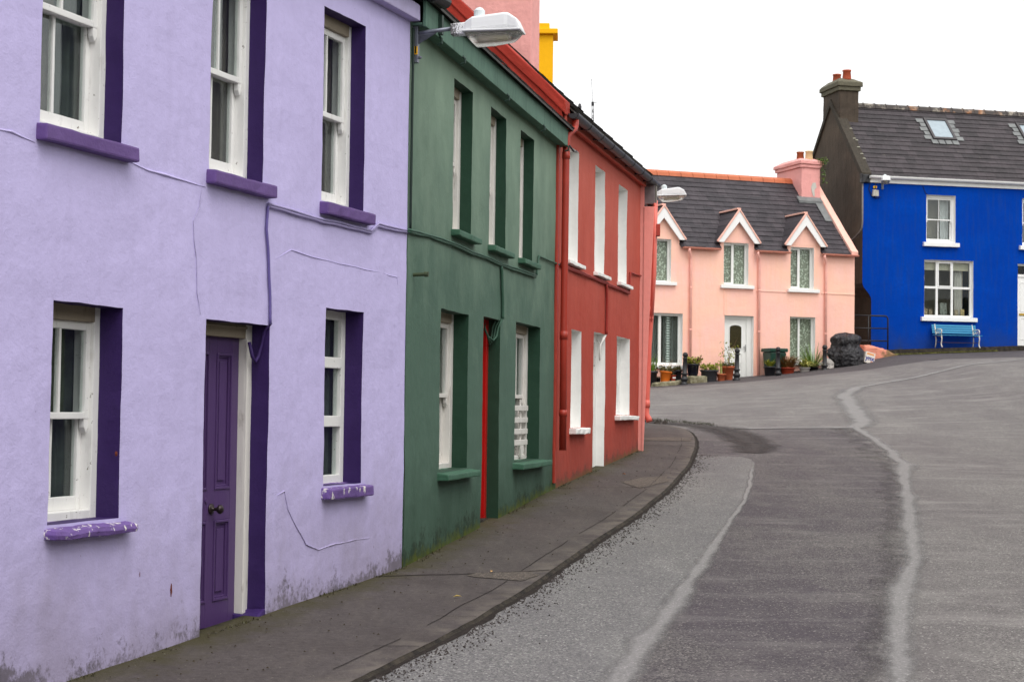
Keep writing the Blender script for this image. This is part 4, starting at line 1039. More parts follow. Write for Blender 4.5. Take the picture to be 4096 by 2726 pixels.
def pink_cottage():
    H = empty('pink_cottage', (PK_P[0], PK_P[1], 0), R(PK_R), 'pink cottage with three gabled dormers, slate roof and orange ridge tiles', 'house')
    OP = [(-3.25, -2.39, 6.36, 7.68), (-.578, .288, 6.345, 7.67), (1.79, 2.63, 6.305, 7.635), (-3.15, -1.975, 3.80, 5.395), (1.78, 2.69, 4.0, 5.42), (-.53, .49, 3.0, 5.39)]
    DC = [-2.70, -.105, 2.27]
    def above(cu, cz): return cz > 7.50 and not any(abs(cu - c) < .56 for c in DC)
    wall(H, M_PINK, -5.2, 4.12, 2.6, 7.72, OP, .12, 41, 5.2, tan=.96, skip=above, flank=False)
    g = MB()
    for u in (-5.2, 4.12): g = MB(); g.add([(u, 0, 2.6), (u, 5.2, 2.6), (u, 5.2, 7.5), (u, 2.6, 10.08), (u, 0, 7.5)], [(0, 1, 2, 3, 4)]); g.build('gable_wall', M_PINK, H)
    dep = .16
    sk = dict(l=.12, r=.17, th=.11, proj=.10, wob=.002, bevel=.01)
    for i, o in enumerate(OP[:3]):
        w = light_window(H, o, dep, M_WHREV, CLEANWHITE, (.46,), (), sd=41, sillkw=sk, lace=LACE)
        sa = MB(); ring(sa, o[0] + .03, o[0] + (o[1] - o[0]) * .45, o[2] + .03, o[3] - .03, dep - .015, dep + .03, .05, .05, .06, .05); sa.build('casement', UPVC, w, bevel=.006)
        curtain(w, OLIVE, o[0] + (.05 if i < 1 else .5), o[0] + (.35 if i < 1 else .8), o[2], o[3], dep + .22, .02, 3, i)
    w = light_window(H, OP[3], dep, M_WHREV, CLEANWHITE, (.40,), (), sd=41, sillkw=dict(l=.1, r=.1, th=.12, proj=.08, wob=.002, bevel=.01), lace=LACE2, fw=.08, bar=.09)
    light_window(H, OP[4], dep, M_WHREV, CLEANWHITE, (.45,), (), sd=41, sillkw=sk, lace=LACE)
    # door
    o = OP[5]; y = .15; b = 3.36
    f = MB(); ring(f, o[0], o[1] - .0, b - .3, o[3], y, y + .08, .075, .16, .04, .09); fr = f.build('door_frame', UPVC, H, bevel=.008); reveal(fr, M_WHREV, o, y, 41, bottom=False)
    a0, a1, z1 = o[0] + .075, o[1] - .16, o[3] - .09
    d = MB(); d.box(a0, a1, y + .03, y + .075, b, z1)
    ring(d, a0 + .005, a1 - .005, b, z1 - .005, y + .012, y + .03, .03, .03, .03, .03)
    for za, zb in ((b + .12, b + .48), (b + .55, b + .86)): ring(d, a0 + .14, a1 - .14, za, zb, y + .016, y + .03, .03, .03, .03, .03)
    za, zb = b + 1.02, z1 - .22
    arch = lambda wd, t: [(a0 + .19 - t, za - t), (a1 - .19 + t, za - t), (a1 - .19 + t, zb - .06)] + [((a0 + a1) / 2 + (a1 - a0 - .38 + 2 * t) / 2 * math.cos(q), zb - .06 + (.08 + t) * math.sin(q)) for q in lin(.35, math.pi - .35, 9)] + [(a0 + .19 - t, zb - .06)]
    d.prism(arch(0, .035), y + .012, y + .03, 'y')
    D = d.build('door', UPVC, H, bevel=.006); D['label'] = 'white plastic front door with small arched pane'
    p = MB(); p.prism(arch(0, 0), y + .004, y + .011, 'y'); p.build('pane', plain('obscured_dark_glass', S(52, 46, 26), .15, .5, .4, 30, .5, 40), D)
    h = MB(); h.box(a1 - .055, a1 - .03, y - .0, y + .012, b + .92, b + 1.14); h.box(a1 - .13, a1 - .035, y - .02, y - .005, b + 1.05, b + 1.07); h.build('handle', plain('satin_steel', S(170, 170, 170), .3, .5, metallic=.8), D)
    l = MB(); l.box(a0 + .2, a1 - .2, y + .004, y + .012, b + .5, b + .535); l.build('letter_slot', UPVC, D)
    # string course
    for ua, ub in ((.56, 1.62), (2.9, 4.12), (-.56, .46)):
        sc = MB(); sc.box(ua, ub, -.02, .01, 6.175, 6.215); sc.build('string_course', M_PINK, H, bevel=.006)
    sc = MB(); sc.box(-.56, -.53, -.02, .01, 5.39, 6.175); sc.build('plaster_bead', M_PINK, H, bevel=.006)
    # roof
    ev = 7.55
    slates(H, SLATE, -5.2, 4.0, -.10, ev - .08, 2.6, ev + 2.6, course=.235, both=(5.3, ev - .1), lip=.016, gaps=[(c - .60, c + .60) for c in DC], gapn=3)
    r = MB()
    for k in range(21):
        u = -5.2 + k * .43
        if u > 3.0: break
        r.prism([(2.6 - .17, ev + 2.46), (2.6 - .13, ev + 2.58), (2.6, ev + 2.665), (2.6 + .13, ev + 2.58), (2.6 + .17, ev + 2.46), (2.6, ev + 2.55)], u + .006, u + .424)
    r.build('ridge_tiles', RIDGE, H, bevel=.008)
    v = MB(); v.prism([(-.14, ev - .14), (-.14, ev + .02), (-.02, ev + .13), (2.6, ev + 2.74), (2.6, ev + 2.5)], 3.93, 4.17); v.build('verge_coping', M_PINKTRIM, H, bevel=.02, wob=.012)
    v = MB(); v.prism([(-.14, ev - .14), (-.14, ev + .02), (2.6, ev + 2.74), (2.6, ev + 2.5)], -5.25, -5.0); v.build('verge_coping', M_PINKTRIM, H, bevel=.02)
    # chimney
    c = chimney(H, M_CHIMP, 3.22, 3.92, 1.86, 3.55, 8.9, 10.84, .34, [(3.5, 2.45, plain('rust_pot', S(150, 80, 50), .7), .26), (3.66, 2.15, plain('buff_pot', S(208, 184, 140), .7), .26)], oh=.09, potr=.13)
    q = MB(); q.prism([(3.60, 9.72), (3.66, 9.55), (3.72, 9.56), (3.70, 9.76), (3.78, 9.86), (3.74, 10.02), (3.64, 10.0), (3.58, 9.86)], 1.845, 1.875, 'y'); q.build('bare_plaster_scar', plain('grey_plaster', S(196, 194, 186), .9), c, wob=.006)
    fl = MB(); fl.prism([(1.70, ev + 1.74), (1.88, ev + 1.92), (1.88, ev + 1.99), (1.70, ev + 1.82)], 3.05, 3.94); fl.prism([(1.05, ev + 1.09), (1.70, ev + 1.74), (1.70, ev + 1.775), (1.05, ev + 1.12)], 3.66, 3.93); fl.build('flashing', LEAD, H, bevel=.006, wob=.01)
    # dormers
    for i, c in enumerate(DC):
        hw = .73; ap = 8.68; ft = 7.68
        w = MB(); w.prism([(c - .56, 7.70), (c + .56, 7.70), (c + .50, 7.80), (c, 8.5), (c - .50, 7.80)], -.004, .12, 'y'); gb = w.build('dormer', M_PINK, H)
        # cheeks
        ck = MB()
        for sg in (-1, 1): ck.prism([(0, 7.4), (.30, 7.7), (.30, 7.82), (0, 7.82)], c + sg * .56 - .03, c + sg * .56 + .03)
        ck.build('dormer_cheek', M_PINK, gb)
        rf = MB()
        for sg in (-1, 1):
            a = (c + sg * (hw + .03), ft - .0); t = (c, ap + .04)
            vs = [(a[0], -.12, a[1]), (t[0], -.12, t[1]), (t[0], 1.22, t[1]), (a[0], .22, a[1])]
            vs2 = [(x, yy, z - .05) for x, yy, z in vs]
            rf.add(vs + vs2, [(0, 1, 2, 3), (7, 6, 5, 4), (0, 4, 5, 1), (1, 5, 6, 2), (2, 6, 7, 3), (3, 7, 4, 0)])
        rf.build('dormer_roof', SLATE, gb)
        bb = MB(); dx, dzz = hw, ap - ft; L = math.hypot(dx, dzz); nx, nz = dzz / L, dx / L; wd = .21
        for sg in (-1, 1):
            pts = [(c + sg * hw, ft), (c, ap), (c, ap - wd / nz), (c + sg * (hw - wd * nx * 1.1), ft - wd * nz * .15), (c + sg * hw, ft - .02)]
            bb.prism(pts, -.145 + .004 * (sg > 0), -.105 + .004 * (sg > 0), 'y')
        bb.build('barge_board', CLEANWHITE, gb, bevel=.006)
        tr = MB()
        for sg in (-1, 1):
            pts = [(c + sg * (hw + .04), ft + .02), (c, ap + .055), (c, ap - .01), (c + sg * (hw + .01), ft - .02)]
            tr.prism(pts, -.17 + .003 * (sg > 0), -.08 + .003 * (sg > 0), 'y')
        tr.box(c - .07, c + .07, -.10, 1.15, ap + .03, ap + .085)
        tr.build('dormer_verge_tiles', M_PINKTRIM, gb, bevel=.01, wob=.006)
        ld = MB()
        for sg in (-1, 1):
            ld.add([(c + sg * (hw + .02), .0, ft - .16), (c + sg * (hw + .20), .02, ft - .14), (c + sg * (hw + .07), .30, ft + .16), (c + sg * (hw - .0), .24, ft + .1)], [(0, 1, 2, 3)])
            for k in range(7):
                s = k / 7; x = c + sg * (hw + .05) * (1 - s); yy = .24 + s * .96; z = ft + .08 + s * (ap - ft)
                ld.box(x + sg * .01, x + sg * .10, yy - .02, yy + .1, z - .06, z - .02) if sg < 0 else None
        ld.build('lead_valley', LEAD, gb, wob=.004)
    # gutters and downpipes
    for ua, ub, dp in ((-2.0, -.80, -1.80), (.52, 1.68, .58), (2.9, 4.14, 2.97)):
        gt = half_gutter(H, M_GUTTER, ua - .05, ub + .02, -.17, 7.45, .055, joints=[ua + .45, ub - .35])
        pipe(H, M_PINKPIPE, [(dp - .05, -.17, 7.42), (dp - .05, -.17, 7.33), (dp, -.13, 7.25), (dp + .06, -.07, 7.16), (dp + .065, -.06, 7.0), (dp + .065, -.06, 3.2 if dp < 2 else 3.5)], .042, [((dp + .065, -.06, z), .05) for z in (6.2, 4.9)])
pink_cottage()

# ------------------------------------------------------------------ BLUE HOUSE
BL_P = (17.112, 57.5); BL_R = 13.0
def bl(u, y): a = R(BL_R); return (BL_P[0] + u * math.cos(a) - y * math.sin(a), BL_P[1] + u * math.sin(a) + y * math.cos(a))
def blue_house():
    BLUE_EDGE = lambda z: -5.72 if z > 6.68 else (-5.40 if z < 6.15 else -5.40 - .32 * sstep(6.15, 6.68, z))
    H = empty('blue_house', (BL_P[0], BL_P[1], 0), R(BL_R), 'cobalt blue two storey house with white windows and a bare brown gable', 'house')
    OP = [(-3.43, -2.37, 8.12, 9.70), (.10, 1.16, 8.12, 9.72), (-3.50, -1.715, 5.63, 7.53), (-.07, .93, 4.3, 7.50), (2.2, 4.0, 5.7, 7.55)]
    ev = 10.12
    wall(H, M_BLUE, -5.72, 4.6, 3.9, ev, OP, .12, 51, 5.2, edge=BLUE_EDGE, flank=False)
    # curved cut-away of the alley corner, then the bare gable
    m = MB(); zs = lin(3.6, 6.7, 20); vs = []; fs = []
    for j, z in enumerate(zs):
        c = -5.40 if z < 6.15 else -5.40 - .32 * sstep(6.15, 6.68, z)
        for i, (u, y) in enumerate([(c, 0.0), (c - .0, .10), (c - (c + 5.72) * .5, .55), (-5.72, 1.15)]): vs.append((u if i < 3 else -5.72, y, z))
        if j:
            o = (j - 1) * 4; fs += [(o + i, o + i + 1, o + i + 5, o + i + 4) for i in range(3)]
    m.add(vs, fs); m.build('chamfered_corner', M_GABLED, H)
    g = MB(); tn = 1.09
    us = lin(0, 5.2, 30); vs = []; fs = []
    top = lambda y: ev + .1 + tn * (2.6 - abs(y - 2.6))
    for i, y in enumerate(us):
        for k in range(20):
            z = (3.4 if y >= 1.15 else 6.68) + (top(y) - (3.4 if y >= 1.15 else 6.68)) * k / 19
            vs.append((-5.72 + .008 * noise.noise((y * 2, z * 2, 4)), y, z))
        if i:
            for k in range(19): a = (i - 1) * 20 + k; fs.append((a, a + 1, a + 21, a + 20))
    g.add(vs, fs); gw = g.build('gable_wall', M_GABLE, H)
    g = MB(); g.add([(4.6, 0, 3.9), (4.6, 5.2, 3.9), (4.6, 5.2, ev), (4.6, 2.6, ev + 2.83), (4.6, 0, ev)], [(0, 1, 2, 3, 4)]); g.build('gable_wall', M_GABLE, H)
    dep = .12
    sk = dict(l=.13, r=.11, th=.15, proj=.11, wob=.003, bevel=.015)
    for o in OP[:2]:
        w = sash_window(H, o, dep, CLEANWHITE, CLEANWHITE, CLEANWHITE, sd=51, sillkw=sk, cur=None, fw=.07)
        curtain(w, plain('white_net', S(196, 196, 196), .9), o[1] - .38, o[1] - .08, o[2], o[3], dep + .25, .02, 3)
    o = OP[2]
    w = light_window(H, o, dep, CLEANWHITE, CLEANWHITE, (.29, .60), (.52,), CLEANWHITE, .07, .075, 51, sk, inner=True, sashes=[(.30, .59, .53, .97)])
    curtain(w, plain('white_drape', S(190, 184, 178), .9), o[1] - .5, o[1] - .2, o[2] + .05, o[3] - .3, dep + .25, .03, 2.4)
    bd = MB(); bd.box(o[0] + .05, o[1] - .05, dep + .12, dep + .13, o[3] - .32, o[3] - .02); bd.build('roller_blind', plain('cream_blind', S(196, 188, 168), .9), w)
    for k, (u, h, wd) in enumerate([(-3.38, .22, .13), (-3.20, .20, .13), (-2.80, .42, .26), (-2.26, .2, .13), (-2.04, .22, .14)]):
        q = MB(); q.box(u, u + wd, dep + .14, dep + .15, o[2] + .07, o[2] + .07 + h); q.build('card', plain('faded_card_%d' % k, [S(150, 132, 108), S(146, 130, 110), S(120, 122, 116), S(150, 136, 118), S(170, 150, 110)][k], .8, .2, .4, 14), w)
    light_window(H, OP[4], dep, CLEANWHITE, CLEANWHITE, (.33, .66), (.52,), CLEANWHITE, .07, .075, 51, sk)
    # door with fanlight
    o = OP[3]; y = .10; b = 4.74
    f = MB(); ring(f, o[0], o[1], b - .3, o[3], y, y + .08, .06, .06, .04, .06); f.box(o[0] + .06, o[1] - .06, y + .001, y + .079, 7.06, 7.15); fr = f.build('door_frame', CLEANWHITE, H, bevel=.008); reveal(fr, CLEANWHITE, o, y, 51, bottom=False)
    p = MB(); p.box(o[0] + .06, o[1] - .06, y + .03, y + .036, 7.15, o[3] - .06); p.build('fanlight', GLASSF, fr)
    d = MB(); d.box(o[0] + .06, o[1] - .06, y + .03, y + .07, b, 7.06)
    for za, zb in ((b + .2, b + .95), (b + 1.15, b + 2.15)):
        for ua, ub in ((o[0] + .16, o[0] + .46), (o[0] + .54, o[1] - .16)): ring(d, ua, ub, za, zb, y + .018, y + .03, .03, .03, .03, .03)
    D = d.build('door', CLEANWHITE, H, bevel=.006)
    l = MB(); l.box(o[0] + .12, o[0] + .40, y + .004, y + .017, b + 1.02, b + 1.09); l.build('letter_flap', plain('brass', S(196, 160, 60), .3, .5, metallic=.8), D, bevel=.004)
    # roof
    e0 = 10.22
    slates(H, SLATE_B, -5.45, 4.7, -.12, e0, 2.6, e0 + 2.72 * 1.05, course=.235, both=(5.3, e0 - .1), lip=.018, seed=5)
    zr = e0 + 2.72 * 1.05
    r = MB(); k = 0
    for k in range(24):
        u = -4.95 + k * .42
        if u > 4.6: break
        r.prism([(2.6 - .15, zr - .1), (2.6 - .1, zr + .03), (2.6, zr + .085), (2.6 + .1, zr + .03), (2.6 + .15, zr - .1)], u + .004, u + .39); r.prism([(2.6 - .16, zr - .1), (2.6 - .11, zr + .045), (2.6, zr + .11), (2.6 + .11, zr + .045), (2.6 + .16, zr - .1)], u + .391, u + .425)
    r.build('ridge_tiles', RIDGE_OLD, H, bevel=.006)
    v = MB(); v.prism([(-.05, e0 - .15), (-.05, e0 + .12), (2.6, zr + .16), (5.25, e0 + .12), (5.25, e0 - .1), (2.6, zr - .1)], -5.78, -5.43); v.build('verge_coping', M_GABLED, H, bevel=.02, wob=.015)
    lc = MB(); rng = random.Random(9)
    for t in (.45, .62, .86, 1.12, 1.18, 1.55):
        yy = t; lc.lathe([(.0, .03), (.045, .026), (.06, 0)], (-5.48 + rng.uniform(-.03, .05), yy, e0 + .17 + yy * 1.07), 10)
    lc.build('lichen', plain('pale_lichen', S(170, 168, 152), .9), H)
    c = chimney(H, M_GABLE, -5.722, -5.02, 1.90, 3.30, 12.2, 13.88, .46, [(-5.35, 2.15, plain('red_pot', S(176, 82, 54), .6), .30), (-5.45, 2.75, plain('red_pot_rear', S(170, 84, 58), .6), .26)], oh=.11, capmat=M_CAPST, potr=.155)
    fl = MB(); fl.prism([(1.66, e0 + 1.72), (1.9, e0 + 2.0), (1.9, e0 + 2.08), (1.66, e0 + 1.82)], -5.45, -4.75); fl.build('flashing', LEAD, H, wob=.008)
    ws = MB()
    for k in range(4): ws.prism([(1.62 - k * .17, e0 + 1.74 - k * .18), (1.47 - k * .17, e0 + 1.58 - k * .18), (1.47 - k * .17, e0 + 1.61 - k * .18), (1.62 - k * .17, e0 + 1.77 - k * .18)], -5.40 + .02 * k, -5.0 + .04 * (k % 2))
    ws.build('cement_fillet', plain('pale_worn_cement', S(150, 142, 126), .9, .1, .35, 6), H, wob=.01)
    # skylights lie in the roof plane
    ang = math.atan(1.05)
    for u in (-2.50, 1.04):
        Mx = Matrix.Translation((u, 1.36, e0 + 1.48 * 1.05 + .02)) @ Matrix.Rotation(ang, 4, 'X')
        f = MB()
        for (a, b_, c_, d_) in ((0, .09, 0, 1.18), (.79, .88, 0, 1.18), (.09, .79, 0, .10), (.09, .79, 1.06, 1.18)): f.box(a, b_, c_, d_, -.02, .07, Mx)
        sk_ = f.build('skylight', plain('dark_bronze_frame', S(62, 58, 60), .4, .4), H, bevel=.008)
        g = MB(); g.box(.08, .80, .09, 1.07, .03, .04, Mx); g.build('pane', plain('sky_reflecting_glass', S(150, 164, 172), .05, .9), sk_)
        s = MB(); rr = random.Random(2)
        for k in range(5):
            for (ua, ub) in ((-.30 + .08 * (k % 2), -.02), (.90, 1.16 - .08 * (k % 2))): s.box(ua, ub, .0 + k * .235, .20 + k * .235, .012, .026, Mx)
        for k in range(4): s.box(-.10 + k * .26, .12 + k * .26, -.24, -.02, .012, .028, Mx)
        s.build('flashing', LEAD, sk_, wob=.004)
    # white gutter board and gutter
    gb = MB(); gb.box(-5.50, 4.6, -.05, -.01, 10.02, 10.20); gb.build('eaves_board', CLEANWHITE, H, bevel=.006)
    half_gutter(H, CLEANWHITE, -5.53, 4.65, -.13, 10.23, .085, joints=[-4.6, -2.9, -1.1, .7])
    bx = MB(); bx.box(-5.80, -5.50, -.10, .06, 10.0, 10.28); bx.build('rotten_eaves_end', IRON, H, bevel=.02, wob=.03)
    lk = plain('dark_hanging_cable', S(26, 30, 50), .6)
    cable(H, lk, [(-5.45, 10.05), (-5.52, 9.8), (-5.40, 9.56), (-5.24, 9.5), (-5.1, 9.55)], .012, -.03, 'cable'); cable(H, lk, [(-3.58, 10.0), (-3.52, 9.86), (-3.47, 9.74), (-3.40, 9.72)], .008, -.02, 'cable')
    ap = MB(); ap.tube([(-5.74, -.03, 10.0), (-5.74, -.03, 8.7), (-5.76, -.03, 8.5), (-5.80, .1, 8.35), (-5.80, .5, 8.2), (-5.80, 1.0, 8.05)], .03, 8); ap.build('conduit', plain('grey_conduit', S(112, 108, 106), .5), H, smooth=True)
blue_house()
L3.location = (*bl(-5.02, 0.0), 10.06); L3.rotation_euler = (0, 0, R(BL_R - 90 - 12)); L3.scale = (.62, 1.2, 1.0)

def lamp_control_box():
    x, y = bl(-5.3, -.0)
    H = empty('lamp_control_box', (x, y, 9.56), R(BL_R), 'small white control box with yellow tag below the lamp on the blue wall', 'electric box')
    m = MB(); m.prism([(-.11, 0), (.10, 0), (.09, .20), (-.08, .22)], -.13, -.005, 'y'); m.build('casing', plain('stained_white_box', S(196, 192, 180), .5, .3, .25, 8), H, bevel=.012)
    t = MB(); t.box(-.06, .06, -.05, -.012, .27, .35); t.build('yellow_tag', plain('yellow_tag', S(236, 178, 20), .5), H, bevel=.004)
    c = MB(); c.tube([(0, -.06, .22), (0, -.05, .4), (.06, -.03, .46)], .012, 6); c.build('cable', BLACKPL, H)
lamp_control_box()

def footpath():
    pts = [(-5.2, .25), (-5.2, -.42), (-4.6, -.55), (5, -.55), (5, .25)]
    m = MB(); n = 40; vs = []; fs = []
    for i in range(n + 1):
        u = -5.25 + 10.2 * i / n; zt = 4.47 + .048 * (u + 5.25) + .006 * noise.noise((u * 2, 0, 0))
        w = -.55 + .05 * noise.noise((u * 1.7, 3, 0))
        for (y, z) in ((.1, zt), (w, zt), (w - .02, zt - .3)):
            x, yy = bl(u, y); vs.append((x, yy, z))
        if i: a = (i - 1) * 3; fs += [(a, a + 1, a + 4, a + 3), (a + 1, a + 2, a + 5, a + 4)]
    m.add(vs, fs); o = m.build('footpath', M_KERB); o['kind'] = 'structure'
    m = MB(); rng = random.Random(5)
    for i in range(1600):
        u = rng.uniform(-5.1, -1.2); y = -.62 - abs(rng.gauss(0, .16)) * (1.6 if u < -3.9 else .5); x, yy = bl(u, y)
        m.blade((x, yy, road_z(x, yy) + .02), (rng.uniform(-.5, .5), rng.uniform(-.5, .5), 1), rng.uniform(.03, .10), .02, .4, 2)
    o = m.build('grass', leafmat('mossy_kerb_grass', S(112, 112, 30), S(74, 74, 30))); o['kind'] = 'stuff'
footpath()

# ------------------------------------------------------------------ BENCH
def bench():
    x, y = bl(-2.50, -.40)
    H = empty('park_bench', (x, y, 4.597), R(BL_R), 'turquoise slatted bench with white iron ends under the blue house window', 'bench')
    tq = wood_paint('turquoise_paint', S(48, 136, 176), S(34, 100, 136), .45, .4); wi = plain('chipped_white_iron', S(214, 208, 194), .5, .3, .18, 20)
    s = MB()
    for k in range(5): s.box(-.80, .80, -.22 + k * .085, -.155 + k * .085, .39 + .004 * k, .415 + .004 * k)
    s.build('seat', tq, H, bevel=.006)
    b = MB(); M0 = Matrix.Translation((0, .19, .42)) @ Matrix.Rotation(R(-14), 4, 'X')
    for k in range(4): b.box(-.80, .80, -.012, .012, .06 + k * .078, .122 + k * .078, M0)
    b.build('backrest', tq, H, bevel=.006)
    for sx in (-.68, .68):
        e = MB()
        e.tube([(sx, -.20, .39), (sx, -.235, .30), (sx, -.215, .2), (sx, -.19, .12), (sx, -.22, .05), (sx, -.27, .0)], .019, 8)
        e.tube([(sx, .20, .41), (sx, .17, .25), (sx, .19, .12), (sx, .23, .0)], .018, 8)
        e.tube([(sx, -.235, .385), (sx, 0, .385), (sx, .2, .40)], .018, 8)
        e.tube([(sx, .17, .38), (sx, .20, .52), (sx, .25, .66), (sx, .29, .78)], .022, 8)
        e.tube([(sx, .22, .58), (sx, .05, .60), (sx, -.15, .60), (sx, -.22, .57), (sx, -.22, .50), (sx, -.18, .40)], .018, 8)
        for r_, cy, cz in ((.05, -.06, .50), (.04, .07, .50)):
            e.tube([(sx, cy + r_ * math.cos(a), cz + r_ * math.sin(a)) for a in lin(0, 6.28, 13)], .009, 6)
        e.build('end_frame', wi, H, smooth=True)
    t = MB(); t.tube([(-.68, 0, .17), (.68, 0, .17)], .009, 6); t.tube([(-.68, -.2, .17), (-.68, .18, .17)], .008, 6); t.tube([(.68, -.2, .17), (.68, .18, .17)], .008, 6); t.build('tie_rod', plain('rusty_rod', S(96, 70, 60), .6), H, smooth=True)
bench()

# ------------------------------------------------------------------ RAILING, ROCK
def railing():
    x, y = bl(-5.30, -.35)
    H = empty('railing', (x, y, 4.35), R(BL_R), 'black tubular railing across the alley beside the blue house', 'railing')
    p = MB(); p.tube([(.33, 0, 0), (.33, 0, 1.12), (.32, 0, 1.18), (.27, 0, 1.235), (.20, 0, 1.24), (-.98, .0, 1.235)], .026, 8); p.build('top_rail', IRON, H, smooth=True)
    for z in (.83, .42): 
        q = MB(); q.tube([(.33, 0, z), (-.98, 0, z - .01)], .022, 8); q.build('rail', IRON, H, smooth=True)
    q = MB(); q.tube([(-.36, 0, -.1), (-.36, 0, 1.24)], .024, 8); q.build('post', IRON, H, smooth=True)
    f = MB()
    for z in (1.235, .82): f.lathe([(.045, 0), (.045, .02)], (0, 0, 0), 10, Matrix.Translation((-.98, 0, z)) @ Matrix.Rotation(R(90), 4, 'Y'))
    f.build('fixing_plate', IRON, H)
railing()

def rock_end():
    x, y = bl(-5.45, -.62)
    m = MB(); m.prism([(-.62, -.3), (.55, -.35), (.62, .16), (.36, .30), (-.1, .44), (-.62, .52)], -.28, .28, 'y')
    c = Mat('pink_painted_stone', .9); v = c.noise(3.2, 5, .7); X = c.sep(); v = c.math('ADD', v, c.mr(X[0], -.2, .6, -.12, .22)); c.color(c.mix(c.mr(v, .45, .6), S(230, 150, 126), S(140, 112, 82))); c.bump(c.noise(9, 5, .7), .9, .05)
    o = m.build('stone_wall_stub', c.m, bevel=.07, wob=.045, smooth=True)
    o.location = (x, y, 4.10); o.rotation_euler = (0, 0, R(BL_R))
    tag(o, 'low stub of pink painted stone wall at the foot of the railing', 'wall stub')
rock_end()

# ------------------------------------------------------------------ BOLLARDS
def bollard():
    T = empty('bollard', (0, 0, 0), 0, '', 'bollard', 'black ball topped bollards before the pink cottage')
    m = MB(); m.lathe([(.115, -.15), (.115, .0), (.115, .03), (.085, .05), (.085, .10), (.11, .125), (.115, .16), (.10, .19), (.075, .215), (.072, .28), (.10, .30), (.10, .33), (.072, .35), (.066, .60), (.062, .76), (.074, .775), (.074, .80), (.055, .815), (.04, .83)], (0, 0, 0), 20); m.build('shaft', IRON, T, smooth=True)
    b = MB(); r = .083; b.lathe([(r * math.sin(a), .885 - r * math.cos(a)) for a in lin(.25, math.pi, 14)], (0, 0, 0), 20); b.build('ball', IRON, T, smooth=True)
    return T
B0 = bollard()
for k, (u, top, lab) in enumerate([(-2.54, 4.154, 'ball topped bollard beside the big block of stone'), (-.775, 4.312, 'ball topped bollard before the white cottage door'), (.645, 4.39, 'ball topped bollard before the green tub'), (2.275, 4.496, 'ball topped bollard beside the black rubbish sacks')]):
    b = B0 if k == 0 else copy_tree(B0)
    x, y = pk(u, -1.3); b.location = (x, y, top - .965); b['label'] = lab; b.rotation_euler = (0, R([2.2, 1, 0, .4][k]), 0)

# ------------------------------------------------------------------ POTS
G1 = leafmat('fresh_green_blade', S(104, 132, 44), S(70, 104, 36)); G2 = leafmat('yellow_green_leaf', S(160, 158, 50), S(108, 122, 40)); G3 = leafmat('dark_grass', S(70, 76, 36), S(96, 88, 44)); G4 = leafmat('variegated_blade', S(196, 190, 110), S(120, 132, 54)); G5 = leafmat('rusty_grass', S(138, 84, 48), S(104, 92, 44)); RU = leafmat('maroon_leaf', S(92, 34, 34), S(70, 26, 28)); TW = plain('bare_twig', S(120, 92, 66), .8)
PB = plain('black_pot_plastic', S(32, 32, 36), .45, .4, .2); PO = plain('orange_pot_plastic', S(214, 110, 32), .45, .3, .06); PN = plain('glossy_navy_pot', S(20, 22, 34), .15, .5, .2); PW = plain('white_bucket_plastic', S(206, 200, 194), .4, .3, .15, 10); PR = plain('rusty_red_pot', S(160, 62, 40), .5, .3, .1); PC = plain('charcoal_tub', S(58, 58, 62), .5, .3, .12)

